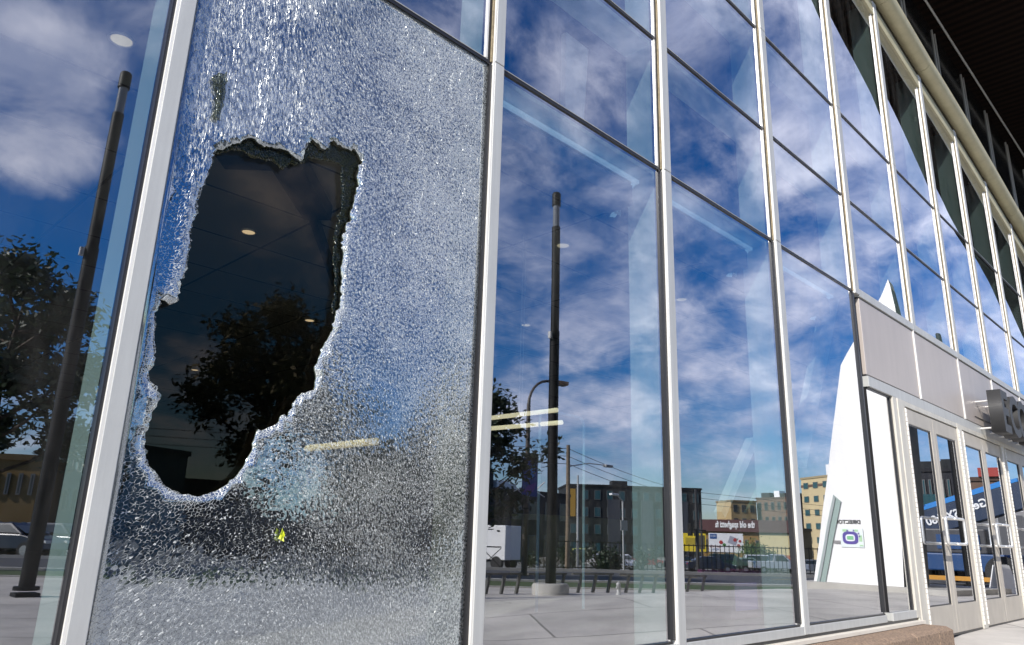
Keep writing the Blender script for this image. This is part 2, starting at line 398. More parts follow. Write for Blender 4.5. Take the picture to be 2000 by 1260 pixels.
# doors
def make_door(x0, x1, hinge_left, par=B):
    z0, z1 = .02, 2.40
    m = MB(); st = .105
    m.box(x0, x0+st, -.03, .02, z0, z1).box(x1-st, x1, -.03, .02, z0, z1)
    m.box(x0+st, x1-st, -.03, .02, 2.235, z1).box(x0+st, x1-st, -.03, .02, z0, .315)
    d = m.build('door', door_m, par, bevel=.004)
    g = MB().box(x0+st, x1-st, -.012, -.006, .315, 2.235)
    g.build('door_glass', [doorg], d)
    gk = MB()
    for a, b, c, e in ((x0+st, x0+st+.012, .315, 2.235), (x1-st-.012, x1-st, .315, 2.235)): gk.box(a, b, -.022, -.0125, c, e)
    gk.box(x0+st+.012, x1-st-.012, -.022, -.0125, 2.222, 2.235).box(x0+st+.012, x1-st-.012, -.022, -.0125, .315, .327)
    gk.build('gasket', rubber, d)
    hx = x1-.052 if hinge_left else x0+.052; inx = hx-.30 if hinge_left else hx+.30
    ys = -.125; z_a, z_b = .965, 1.245; r = .03; sg = 1 if inx > hx else -1
    pts = [(hx, -.03, z_b), (hx, ys, z_b), (hx+sg*.02, ys-.008, z_b), (inx-sg*r, ys-.008, z_b)]
    for a in range(1, 5):
        t = a/5*PI/2; pts.append((inx-sg*r+sg*r*math.sin(t), ys-.008, z_b-r+r*math.cos(t)))
    pts.append((inx, ys-.008, z_b-r)); pts.append((inx, ys-.008, z_a+r))
    for a in range(1, 5):
        t = a/5*PI/2; pts.append((inx-sg*r+sg*r*math.cos(t), ys-.008, z_a+r-r*math.sin(t)))
    pts += [(inx-sg*r, ys-.008, z_a), (hx+sg*.02, ys-.008, z_a), (hx, ys, z_a), (hx, -.03, z_a)]
    h = MB().tube(pts, .0165, 10)
    h.build('door_handle', steel, d)
    return d
dpairs = [(8.88, 10.86), (11.06, 13.04), (13.24, 15.22), (15.42, 17.4), (17.6, 19.58)]
for i, (a, b) in enumerate(dpairs):
    mid = (a+b)/2
    make_door(a+.005, mid-.004, True); make_door(mid+.004, b-.005, False)
    # frame: jambs with hinge knuckles, head
    j = MB().box(a-.20 if i else 8.66, a, -.045, .05, 0, 2.474); jo = j.build('door_jamb', frame_w, B, bevel=.004)
    hn = MB()
    for q in range(46): hn.tube([(a-.012, -.052, .05+q*.051), (a-.012, -.052, .05+q*.051+.043)], .0095, 6)
    hn.build('hinge', alu_w, jo)
    if i: 
        h2 = MB()
        for q in range(46): h2.tube([(a-.19, -.052, .05+q*.051), (a-.19, -.052, .05+q*.051+.043)], .0095, 6)
        h2.build('hinge', alu_w, jo)
    MB().box(a, b, -.04, .05, 2.415, 2.474).build('door_head', frame_w, B, bevel=.003)
    MB().box(a, b, -.02, .05, 2.401, 2.4145).build('shadow_gap', rubber, B)
    MB().box(a, b, -.028, .1, .0, .018).build('threshold', rubber, B)
MB().box(19.58, 27, .0, .2, 0, 2.474).build('wall_panel', panel_m, B)

# raised letters on the spandrel
sg = MB().box(11.9, 14.6, -.03, -.022, 2.70, 2.705).build('sign_rail', letter_m, B)
LM = Matrix(((1, 0, 0, 11.93), (0, 0, 1, -.255), (0, 1, 0, 2.745), (0, 0, 0, 1)))
LM[1][2] = -1
for i, ch in enumerate('ECOLAB'):
    M_ = Matrix.Translation((12.19+i*.52, -.26, 2.745)) @ Matrix(((1, 0, 0, 0), (0, 0, -1, 0), (0, 1, 0, 0), (0, 0, 0, 1)))
    text_mesh('letter', ch, .80, M_, letter_m, sg, extrude=.085, bold=.022)
for i in range(6):
    for z in (2.55, 2.93):
        MB().tube([(12.07+i*.52, -.02, z), (12.07+i*.52, -.19, z)], .014, 8).build('standoff', steel, sg)

# eave: head strip, shadow line and big round tube, in joined lengths
for k in range(1, len(XM)-1):
    xa, xb = XM[k]+CWL[5]*.5, XM[k+1]+CWL[5]*.5
    za, zb = eave(xa), eave(xb)
    m = MB(); m.prism([(xa, -.03, za-.25), (xb, -.03, zb-.25), (xb, -.03, zb-.06), (xa, -.03, za-.06)], (0, .06, 0))
    m.build('eave_strip', cream, B)
    MB().prism([(xa, -.012, za-.06), (xb, -.012, zb-.06), (xb, -.012, zb+.08), (xa, -.012, za+.08)], (0, .06, 0)).build('eave_gap', rubber, B)
tp = [(x, -.10, eave(x)+.17) for x in (-1, 1.5, 4, 6.5, 7.9, 9.77, 11.42, 13.2, 14.93, 16.54, 20, 24, 28)]
tb = MB()
for a, b in zip(tp, tp[1:]):
    v = (Vector(b)-Vector(a)); tb.tube([Vector(a)+v*.002, Vector(b)-v*.002], .13, 20)
tb.tube(tp, .122, 16)
tb.build('eave_tube', cream, B)
tb = MB()
for (xa, za), (xb, zb) in zip(EAVE, EAVE[1:]): tb.prism([(xa, -.06, za+.30), (xb, -.06, zb+.30), (xb, -.06, zb+.345), (xa, -.06, za+.345)], (0, .1, 0))
tb.build('gutter_lip', cream, B)

# upper wall in the shade and the overhanging roof
SOF = 10.0
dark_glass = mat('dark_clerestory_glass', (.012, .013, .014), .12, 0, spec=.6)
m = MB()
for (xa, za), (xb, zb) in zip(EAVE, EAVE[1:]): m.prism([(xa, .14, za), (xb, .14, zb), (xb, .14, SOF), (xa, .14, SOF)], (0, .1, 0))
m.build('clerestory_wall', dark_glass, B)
for k in range(1, len(XM)):
    for dx in (0, .16):
        x = XM[k]+.3+dx; MB().box(x, x+.012, .122, .139, eave(x)+.1, SOF-.02).build('clerestory_mullion', alu, B)
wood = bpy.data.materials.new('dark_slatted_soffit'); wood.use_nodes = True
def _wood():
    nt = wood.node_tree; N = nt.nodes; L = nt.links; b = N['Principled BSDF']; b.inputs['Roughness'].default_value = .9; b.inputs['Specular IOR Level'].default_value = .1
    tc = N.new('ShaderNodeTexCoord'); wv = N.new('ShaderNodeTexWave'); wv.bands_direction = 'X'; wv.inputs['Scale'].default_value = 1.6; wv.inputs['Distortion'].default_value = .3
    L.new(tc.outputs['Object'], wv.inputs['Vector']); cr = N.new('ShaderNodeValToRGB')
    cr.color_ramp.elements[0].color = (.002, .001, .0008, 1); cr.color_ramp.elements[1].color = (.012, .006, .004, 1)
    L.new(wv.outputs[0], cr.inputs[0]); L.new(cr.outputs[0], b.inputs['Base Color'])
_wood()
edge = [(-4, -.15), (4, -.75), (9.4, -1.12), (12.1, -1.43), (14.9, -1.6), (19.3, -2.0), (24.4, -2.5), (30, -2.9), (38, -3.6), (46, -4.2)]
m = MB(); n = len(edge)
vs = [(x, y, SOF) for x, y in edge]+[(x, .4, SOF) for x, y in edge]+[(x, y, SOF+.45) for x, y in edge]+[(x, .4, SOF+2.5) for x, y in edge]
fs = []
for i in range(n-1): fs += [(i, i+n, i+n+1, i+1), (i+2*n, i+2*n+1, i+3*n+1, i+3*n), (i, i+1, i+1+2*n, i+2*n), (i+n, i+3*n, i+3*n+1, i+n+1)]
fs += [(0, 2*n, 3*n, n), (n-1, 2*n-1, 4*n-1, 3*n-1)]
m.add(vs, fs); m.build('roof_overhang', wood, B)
m = MB()
for (x, y), (x2, y2) in zip(edge[2:], edge[3:]):
    m.tube([(x, -.03, SOF-.02), (x2, -.03, SOF-.02)], .02, 6)
m.build('soffit_trim', alu, B)
# building body behind
MB().box(-4, 46, .4, 40, SOF+.1, SOF+.4).build('roof_deck', black, B)
MB().box(-4.3, -4, .1, 40, -.6, SOF+.3).build('end_wall', panel_m, B)
MB().box(46, 46.3, .1, 40, -.6, SOF+.3).build('end_wall', panel_m, B)
MB().box(27.4, 46, .02, .3, -.6, SOF).build('wall_panel', panel_m, B)

# ------------------------------------------------------------------ the shattered pane
HOLE = [(424,292),(440,288),(462,280),(484,270),(497,272),(505,282),(520,286),(540,291),(555,293),(563,296),(572,305),(586,316),(592,304),(598,290),(608,271),(616,279),(626,290),(634,293),(642,288),(650,274),(658,284),(668,289),(680,292),(692,292),(699,303),(707,317),(700,330),(696,345),(700,365),(692,382),(690,398),(683,420),(685,430),(675,440),(668,465),(670,500),(666,520),(668,545),(664,570),(664,600),(655,615),(650,640),(638,665),(626,690),(620,705),(613,718),(616,740),(614,755),(600,765),(580,775),(570,790),(563,805),(560,816),(548,812),(540,828),(520,838),(500,845),(497,855),(492,880),(478,905),(465,925),(445,945),(425,957),(405,965),(385,970),(360,966),(335,958),(318,945),(310,930),(295,915),(285,895),(281,870),(283,845),(290,825),(300,800),(312,780),(308,765),(298,750),(290,735),(295,720),(303,700),(301,670),(303,640),(304,620),(308,600),(310,585),(322,588),(330,596),(345,590),(352,560),(362,530),(368,500),(375,470),(372,450),(385,410),(390,385),(400,355),(410,330),(417,305)]
def to2(q): p = ony(*q); return (p.x, p.z)
hole = [to2(q) for q in HOLE]
# fine jagged tear between the surveyed points
def jag(poly, step, amp, rnd):
    out = []; n = len(poly)
    for i in range(n):
        a = Vector(poly[i]); b = Vector(poly[(i+1) % n]); L_ = (b-a).length; k = max(1, int(L_/step)); nr = Vector((-(b-a).y, (b-a).x)).normalized()
        for j in range(k):
            p = a+(b-a)*(j/k)
            if j: p = p+nr*rnd.uniform(-amp, amp)*rnd.choice((.3, .6, 1.5))
            out.append((p.x, p.y))
    return out
rj = random.Random(3); hole_j = jag(hole, .011, .0075, rj)
def inside(poly, x, y):
    c = False; n = len(poly); j = n-1
    for i in range(n):
        xi, yi = poly[i]; xj, yj = poly[j]
        if (yi > y) != (yj > y) and x < (xj-xi)*(y-yi)/(yj-yi)+xi: c = not c
        j = i
    return c
def dist_poly(poly, x, y):
    best = 9; n = len(poly)
    for i in range(n):
        ax, ay = poly[i]; bx, by = poly[(i+1) % n]; dx = bx-ax; dy = by-ay; t = max(0, min(1, ((x-ax)*dx+(y-ay)*dy)/(dx*dx+dy*dy+1e-12)))
        d = math.hypot(x-ax-dx*t, y-ay-dy*t)
        if d < best: best = d
    return best

def shatter_material(name, olive=False):
    m = bpy.data.materials.new(name); m.use_nodes = True; nt = m.node_tree; N = nt.nodes; L = nt.links; N.clear()
    def mth(op, a, b=None, cl=False):
        n = N.new('ShaderNodeMath'); n.operation = op; n.use_clamp = cl
        for i, v in ((0, a), (1, b)):
            if v is None: continue
            if isinstance(v, (int, float)): n.inputs[i].default_value = v
            else: L.new(v, n.inputs[i])
        return n.outputs[0]
    out = N.new('ShaderNodeOutputMaterial')
    uv = N.new('ShaderNodeUVMap'); uv.uv_map = 'crack'
    at = N.new('ShaderNodeAttribute'); at.attribute_name = 'damage'; sp = N.new('ShaderNodeSeparateColor'); L.new(at.outputs['Color'], sp.inputs[0])
    dens, fringe = sp.outputs[0], sp.outputs[1]
    geo = N.new('ShaderNodeNewGeometry'); tc = N.new('ShaderNodeTexCoord')
    wn = N.new('ShaderNodeTexNoise'); wn.inputs['Scale'].default_value = 9; wn.inputs['Detail'].default_value = 3; L.new(uv.outputs[0], wn.inputs['Vector'])
    wv = N.new('ShaderNodeVectorMath'); wv.operation = 'MULTIPLY_ADD'; L.new(wn.outputs['Color'], wv.inputs[0]); wv.inputs[1].default_value = (.05, .05, 0); L.new(uv.outputs[0], wv.inputs[2])
    def vor(feat, scale):
        v = N.new('ShaderNodeTexVoronoi'); v.voronoi_dimensions = '2D'; v.feature = feat; v.inputs['Scale'].default_value = scale; v.inputs['Randomness'].default_value = 1
        L.new(wv.outputs[0], v.inputs['Vector']); return v
    SC = 82
    ve = vor('DISTANCE_TO_EDGE', SC); vc = vor('F1', SC); ve2 = vor('DISTANCE_TO_EDGE', SC*1.9); vc2 = vor('F1', SC*1.9)
    # crack mask, wider where the glass is crushed
    wid = mth('ADD', mth('MULTIPLY', dens, .055), .040); wid = mth('ADD', wid, mth('MULTIPLY', fringe, .05))
    c1 = mth('LESS_THAN', ve.outputs['Distance'], wid)
    c2 = mth('MULTIPLY', mth('LESS_THAN', ve2.outputs['Distance'], mth('MULTIPLY', wid, .8)), mth('GREATER_THAN', mth('ADD', dens, fringe), .45))
    crack = mth('MAXIMUM', c1, c2)
    # tilt of every crumb
    cs = N.new('ShaderNodeVectorMath'); cs.operation = 'SUBTRACT'; L.new(vc.outputs['Color'], cs.inputs[0]); cs.inputs[1].default_value = (.5, .5, .5)
    cs2 = N.new('ShaderNodeVectorMath'); cs2.operation = 'SUBTRACT'; L.new(vc2.outputs['Color'], cs2.inputs[0]); cs2.inputs[1].default_value = (.5, .5, .5)
    sc = N.new('ShaderNodeVectorMath'); sc.operation = 'SCALE'; L.new(cs.outputs[0], sc.inputs[0]); L.new(mth('ADD', mth('MULTIPLY', mth('POWER', dens, 2.0), .06), .010), sc.inputs['Scale'])
    sc2 = N.new('ShaderNodeVectorMath'); sc2.operation = 'SCALE'; L.new(cs2.outputs[0], sc2.inputs[0]); L.new(mth('MULTIPLY', mth('POWER', dens, 2.0), .04), sc2.inputs['Scale'])
    hz = mth('MULTIPLY', mth('POWER', dens, 1.5), .05)
    ad = N.new('ShaderNodeVectorMath'); ad.operation = 'ADD'; L.new(sc.outputs[0], ad.inputs[0]); L.new(sc2.outputs[0], ad.inputs[1])
    ad2 = N.new('ShaderNodeVectorMath'); ad2.operation = 'ADD'; L.new(ad.outputs[0], ad2.inputs[0]); L.new(geo.outputs['Normal'], ad2.inputs[1])
    nm = N.new('ShaderNodeVectorMath'); nm.operation = 'NORMALIZE'; L.new(ad2.outputs[0], nm.inputs[0])
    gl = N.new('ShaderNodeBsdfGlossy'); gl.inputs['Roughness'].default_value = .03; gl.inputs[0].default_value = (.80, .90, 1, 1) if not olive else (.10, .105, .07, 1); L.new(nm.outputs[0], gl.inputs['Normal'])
    tr = N.new('ShaderNodeBsdfTransparent'); tr.inputs[0].default_value = (.60, .66, .62, 1)
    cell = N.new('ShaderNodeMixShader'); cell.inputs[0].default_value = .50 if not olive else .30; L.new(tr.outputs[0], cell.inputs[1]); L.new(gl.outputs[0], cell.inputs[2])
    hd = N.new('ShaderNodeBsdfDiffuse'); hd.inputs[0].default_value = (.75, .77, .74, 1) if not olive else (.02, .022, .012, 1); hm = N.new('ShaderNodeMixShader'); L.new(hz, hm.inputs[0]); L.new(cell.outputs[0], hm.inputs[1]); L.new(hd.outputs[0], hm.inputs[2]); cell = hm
    spc = N.new('ShaderNodeSeparateColor'); L.new(vc2.outputs['Color'], spc.inputs[0])
    sk = N.new('ShaderNodeMixShader'); L.new(mth('MULTIPLY', mth('GREATER_THAN', spc.outputs[0], mth('SUBTRACT', 1.0, mth('MULTIPLY', dens, .09))), .8), sk.inputs[0]); L.new(cell.outputs[0], sk.inputs[1]); L.new(hd.outputs[0], sk.inputs[2]); cell = sk  # painted sparkle: random crumbs take the haze colour
    # broken edges of the crumbs: sunlight scatters in them, each edge by its own slope
    bp = N.new('ShaderNodeBump'); bp.inputs['Strength'].default_value = 1; bp.inputs['Distance'].default_value = .006; L.new(ve.outputs['Distance'], bp.inputs['Height'])
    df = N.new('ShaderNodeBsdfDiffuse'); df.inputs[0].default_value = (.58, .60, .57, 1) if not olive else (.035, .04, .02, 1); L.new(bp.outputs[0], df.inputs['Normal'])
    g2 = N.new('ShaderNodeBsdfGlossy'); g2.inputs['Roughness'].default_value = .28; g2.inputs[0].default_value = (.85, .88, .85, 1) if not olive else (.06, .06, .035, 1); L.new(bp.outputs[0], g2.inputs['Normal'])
    es = N.new('ShaderNodeMixShader'); es.inputs[0].default_value = .25; L.new(df.outputs[0], es.inputs[1]); L.new(g2.outputs[0], es.inputs[2])
    # noise picks the edges painted as sunlit; the rest are painted dark
    n3 = N.new('ShaderNodeTexNoise'); n3.inputs['Scale'].default_value = 60; n3.inputs['Detail'].default_value = 3; L.new(uv.outputs[0], n3.inputs['Vector'])
    n4 = N.new('ShaderNodeTexNoise'); n4.inputs['Scale'].default_value = 5; n4.inputs['Detail'].default_value = 4; L.new(tc.outputs['Object'], n4.inputs['Vector'])
    th = mth('SUBTRACT', mth('ADD', mth('MULTIPLY', dens, .10), mth('ADD', .40, mth('MULTIPLY', fringe, .25))), mth('MULTIPLY', mth('SUBTRACT', .5, n4.outputs[0]), .35))
    lit = mth('MULTIPLY', mth('SUBTRACT', mth('ADD', th, .13), n3.outputs[0]), 8, True)
    dk = N.new('ShaderNodeBsdfGlossy'); dk.inputs[0].default_value = (.16, .17, .17, 1); dk.inputs['Roughness'].default_value = .2; L.new(bp.outputs[0], dk.inputs['Normal'])
    ed = N.new('ShaderNodeMixShader'); L.new(lit, ed.inputs[0]); L.new(dk.outputs[0], ed.inputs[1]); L.new(es.outputs[0], ed.inputs[2])
    fin = N.new('ShaderNodeMixShader'); L.new(mth('MULTIPLY', crack, .9), fin.inputs[0]); L.new(cell.outputs[0], fin.inputs[1]); L.new(ed.outputs[0], fin.inputs[2])
    L.new(fin.outputs[0], out.inputs[0]); MATS[name] = m; return m
shat = shatter_material('shattered_tempered_glass'); shat_o = shatter_material('olive_glass_crumbs', True)
edge_g = mat('broken_glass_edge', (.07, .09, .07), .3, 0, 60, .6)

def shattered_sheet(name, outer, holes, inner_pts, ybase, mats, parent, label, damage, thick=.006, keep_in=None, lift=None):
    verts = [Vector(p) for p in outer]; edges = [(i, (i+1) % len(outer)) for i in range(len(outer))]
    for h in holes:
        b = len(verts); verts += [Vector(p) for p in h]; edges += [(b+i, b+(i+1) % len(h)) for i in range(len(h))]
    verts += [Vector(p) for p in inner_pts]
    vo, eo, fo, *_ = delaunay_2d_cdt(verts, edges, [], 0, 1e-6)
    tris = []
    for f in fo:
        cx = sum(vo[i].x for i in f)/len(f); cy = sum(vo[i].y for i in f)/len(f)
        if not inside(outer, cx, cy): continue
        if any(inside(h, cx, cy) for h in holes): continue
        tris.append(list(f))
    yy = [ybase+(lift(v.x, v.y) if lift else 0) for v in vo]
    n = len(vo); V = [(v.x, y, v.y) for v, y in zip(vo, yy)]+[(v.x, y+thick, v.y) for v, y in zip(vo, yy)]
    F = []; mi = []; cnt = {}
    for t in tris:
        a, b, c = (vo[t[0]], vo[t[1]], vo[t[2]])
        if (b.x-a.x)*(c.y-a.y)-(b.y-a.y)*(c.x-a.x) < 0: t = t[::-1]
        F.append(t); mi.append(0); 
        for i in range(len(t)):
            e = (t[i], t[(i+1) % len(t)]); k = (min(e), max(e)); cnt.setdefault(k, []).append(e)
    for k, es_ in cnt.items():
        if len(es_) == 1: a, b = es_[0]; F.append([a, a+n, b+n, b]); mi.append(1)
    me = bpy.data.meshes.new(name); me.from_pydata(V, [], F)
    for m in mats: me.materials.append(m)
    me.polygons.foreach_set('material_index', mi); me.polygons.foreach_set('use_smooth', [i == 0 for i in mi])
    uvl = me.uv_layers.new(name='crack'); ca = me.color_attributes.new('damage', 'FLOAT_COLOR', 'POINT')
    dm = [damage(V[i][0], V[i][2]) for i in range(n)]; dm += dm
    for i, d in enumerate(dm): ca.data[i].color = (d[0], d[1], 0, 1)
    uvs = [d[2] for d in dm]
    for lp in me.loops: uvl.data[lp.index].uv = uvs[lp.vertex_index]
    o = bpy.data.objects.new(name, me); COL.objects.link(o); o.parent = parent; o['label'] = label
    return o
PX0, PX1, PZ0, PZ1 = XM[1]+CWL[1]+.002, XM[2]-.018, ZB, ZC-.0125
hc = (1.42, 1.62)
def damage(x, z):
    d = dist_poly(hole, x, z)
    u = (x-PX0)/(PX1-PX0); v = (z-PZ0)/(PZ1-PZ0)
    dens = .30+.55*u*u+.42*v*(.35+.65*u)
    dens += .30*noise.noise(Vector((x*2.1, 0, z*1.7)))
    dens += -.30*sstep(.50, .20, v)*u + .22*sstep(.35, 0, u)*sstep(.4, .8, v)
    dens = max(.08, min(1, dens))
    fr = 0
    if z < 2.2: fr = max(0, 1-d/.05)**1.5*(1 if z < 1.55 or x > 1.6 else .55)
    # a crushed fold runs down and right from the mouth of the hole
    # crack coordinates: crumbs are drawn out towards the lower left, small elsewhere
    st = sstep(.85, .15, u)*sstep(.62, .25, v)
    ang = .62
    ca_, sa_ = math.cos(ang), math.sin(ang)
    xc = x-1.0; zc = z-.9
    a = xc*ca_+zc*sa_; b = -xc*sa_+zc*ca_
    U = xc*(1-st)+a*.72*st; V_ = zc*.86*(1-st)+b*1.25*st
    s2 = sstep(.6, .2, u)*sstep(.35, .6, v); V_ -= (z-2.6)*.42*s2; U += (x-1.2)*.25*s2
    k = 1+.45*u; U *= k; V_ *= k
    return dens, fr, (U, V_)
pts = []
rj = random.Random(11)
st_ = .035; nx = int((PX1-PX0)/st_); nz_ = int((PZ1-PZ0)/st_)
for j in range(1, nz_):
    for i in range(1, nx):
        x = PX0+(PX1-PX0)*i/nx+rj.uniform(-.01, .01); z = PZ0+(PZ1-PZ0)*j/nz_+rj.uniform(-.01, .01)
        if inside(hole_j, x, z) or dist_poly(hole, x, z) < .014: continue
        pts.append((x, z))
def lift(x, z):
    d = dist_poly(hole, x, z)
    return -.003*math.exp(-d/.10)+.0025*noise.noise(Vector((x*4, 3, z*3)))*math.exp(-d/.4) + .0003*noise.noise(Vector((x*13, 8, z*11)))
outer = [(PX0, PZ0), (PX1, PZ0), (PX1, PZ1), (PX0, PZ1)]
SH = shattered_sheet('shattered_pane', outer, [hole_j], pts, -.001, [shat, edge_g], B,
    'outer pane of tempered glass crazed all over, with a tall boot shaped hole', damage, lift=lift)
# inner pane of the unit, still whole
MB().box(PX0, PX1, .034, .040, PZ0, PZ1).build('inner_pane', inner_g, SH)
# crumbs that still cling, dark olive, along the top and right rim of the hole
RIM = [(424,300),(445,296),(470,293),(500,308),(530,312),(545,322),(556,331),(566,318),(578,322),(590,318),(605,306),(630,312),(650,314),(670,322),(668,350),(670,400),(658,440),(655,470),(652,500),(656,560),(650,600),(655,618)]
rim_outer = []
tear = jag([to2(q) for q in [(412,150),(424,145),(440,142),(442,162),(436,190),(430,215),(425,238),(413,236),(417,200),(414,172)]], .014, .008, random.Random(8))
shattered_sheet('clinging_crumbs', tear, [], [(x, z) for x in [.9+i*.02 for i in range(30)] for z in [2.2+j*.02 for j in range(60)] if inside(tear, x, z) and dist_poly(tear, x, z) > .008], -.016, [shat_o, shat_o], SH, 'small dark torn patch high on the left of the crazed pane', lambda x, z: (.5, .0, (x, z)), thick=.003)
i0 = min(range(len(HOLE)), key=lambda i: (HOLE[i][0]-424)**2+(HOLE[i][1]-292)**2); i1 = min(range(len(HOLE)), key=lambda i: (HOLE[i][0]-655)**2+(HOLE[i][1]-615)**2)
rim_poly = [to2(q) for q in HOLE[i0:i1+1]]+[to2(q) for q in RIM[::-1]]
rim_poly = jag(rim_poly, .014, .007, random.Random(5))
rp_pts = [(x, z) for x in [PX0+i*.02 for i in range(80)] for z in [1.8+j*.02 for j in range(75)] if inside(rim_poly, x, z) and dist_poly(rim_poly, x, z) > .008]
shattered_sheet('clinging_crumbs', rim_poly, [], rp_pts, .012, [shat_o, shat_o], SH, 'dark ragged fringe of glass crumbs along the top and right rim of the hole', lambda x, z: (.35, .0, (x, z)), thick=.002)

# a bright scrap caught on the crazed glass
sc_ = ony(553, 1046, -.03)
m = MB(); rr_ = random.Random(4); ring = []
for k in range(14):
    a = 2*PI*k/14; q = (.020 if k % 2 else .029)*rr_.uniform(.45, .8); ring.append((sc_.x+math.cos(a)*q*.62, -.022+rr_.uniform(-.006, .004), sc_.z+math.sin(a)*q*1.3))
m.prism(ring, (0, .003, 0)); tag(m.build('paper_scrap', mat('scrap_yellow', (.55, .62, .02), .5)), 'small crumpled yellow green scrap stuck to the crazed glass below the hole', 'scrap')
# ------------------------------------------------------------------ inside the building
fl = struct(MB().box(-4, 46, .1, 40, -.62, .01).build('floor', mat('floor_terrazzo', (.22, .21, .19), .35, 0, 6, .1)))
cm = bpy.data.materials.new('ceiling_panels'); cm.use_nodes = True
def _ceil():
    nt = cm.node_tree; N = nt.nodes; L = nt.links; b = N['Principled BSDF']; b.inputs['Roughness'].default_value = .9
    tc = N.new('ShaderNodeTexCoord'); br = N.new('ShaderNodeTexBrick'); br.offset = 0; br.inputs['Scale'].default_value = 1
    br.inputs['Color1'].default_value = (.34, .33, .31, 1); br.inputs['Color2'].default_value = (.38, .37, .35, 1); br.inputs['Mortar'].default_value = (.06, .06, .06, 1)
    br.inputs['Mortar Size'].default_value = .02; br.inputs['Brick Width'].default_value = 2.4; br.inputs['Row Height'].default_value = 1.5
    L.new(tc.outputs['Object'], br.inputs['Vector']); L.new(br.outputs[0], b.inputs['Base Color'])
_ceil()
struct(MB().box(-4, 46, 2.2, 40, 5.0, 5.25).build('ceiling', cm))
struct(MB().box(-4, 46, 26, 26.3, 0, 5).build('back_wall', mat('inner_wall', (.12, .12, .11), .8, 0, .6, .2)))
struct(MB().box(-4, 46, 14.0, 14.2, 5.25, 10).build('upper_back_wall', mat('inner_wall', (.12, .12, .11), .8)))
lamp_e = mat('downlight_lens', (.9, .8, .6), .5, emit=(1, .80, .55), es=.6)
def downlight(x, y, lab):
    t = thing('downlight', lab, 'ceiling light', (x, y, 5.0), 0, 'round recessed lights in the foyer ceiling')
    MB().tube([(0, 0, -.012), (0, 0, -.002)], .085, 24).build('lens', lamp_e, t)
    r = MB(); r.tube([(0.1*math.cos(a*PI/12), .1*math.sin(a*PI/12), -.008) for a in range(25)], .012, 6, caps=False)
    r.build('trim_ring', alu_w, t)
for (x, y), lab in zip([(1.53, 3.76), (4.37, 7.03), (7.41, 10.45), (8.01, 17.3), (10.4, 7.26), (7.67, 3.93), (10.92, 3.99)],
    ['round recessed light seen high in the leftmost pane among the clouds', 'warm round recessed light seen through the upper part of the hole', 'warm round recessed light seen low right in the hole', 'smallest round recessed light, seen lower left in the hole',
     'pale round recessed light left of the dark lamp column reflection', 'pale round recessed light just right of the top of the dark lamp column reflection', 'round recessed light seen behind the third clear pane from the broken one']):
    downlight(x, y, lab)
# ceiling ducts that show through the hole
def duct(p, q, w, lab):
    t = MB(); p = Vector(p); q = Vector(q); d = (q-p).normalized(); s = d.cross(Vector((0, 0, 1)))*w/2
    t.prism([p-s, p+s, q+s, q-s], (0, 0, .2)); return tag(t.build('ceiling_duct', dark_in), lab, 'duct', 'dark ducts below the foyer ceiling')
duct(onz(560, 330, 4.7), onz(620, 430, 4.7), .35, 'short dark duct below the ceiling seen near the top of the hole')
duct(onz(600, 400, 4.85), onz(655, 560, 4.85), .1, 'thin dark duct slanting to the right rim of the hole')
duct(onz(430, 318, 4.7), onz(560, 322, 4.7), .30, 'level dark duct along the top of the hole')

# suspended rails with end brackets, one per bay behind the glass
rail_m = mat('pale_rail', (.85, .90, .92), .5); strip_e = mat('sunlight_glow', (.6, .75, .85), .5, emit=(.5, .72, .9), es=.42); bm_ = mat('rail_housing', (.20, .23, .27), .6)  # emission stands in for sunlight on the rails, which hold no lamp
def rail(x):
    t = thing('sunlit_rail', 'long pale rail glowing in place of sunlight, with end bracket behind the big clear pane beside the shattered one', 'sunlit rail', (x, 0, 0), 0, 'rails glowing in place of sunlight, with end brackets behind the lower panes')
    L_ = 1.56
    MB().box(0, L_, .140, .165, 3.392, 3.418).build('sunlit_strip', strip_e, t)
    MB().box(0, L_-.03, .180, .40, 3.22, 3.38).build('housing', bm_, t)
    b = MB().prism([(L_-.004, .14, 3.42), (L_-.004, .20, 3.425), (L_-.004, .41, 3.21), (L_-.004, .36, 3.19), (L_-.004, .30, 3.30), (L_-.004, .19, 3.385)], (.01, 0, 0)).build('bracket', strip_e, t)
    k = MB()
    for z in (3.185, 3.225, 3.265): k.box(L_-.075, L_-.01, .30, .31, z, z+.018)
    k.box(L_-.018, L_-.008, .30, .31, 3.18, 3.30); k.build('bracket_clip', rail_m, b)
    return t
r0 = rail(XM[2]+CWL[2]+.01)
for k, lab in ((3, 'long pale rail glowing in place of sunlight behind the second clear pane right of the shattered one'), (4, 'long pale rail glowing in place of sunlight behind the big clear pane nearest the doors')):
    dup(r0, (XM[k]+CWL[k]+.01, 0, 0), 0, lab)
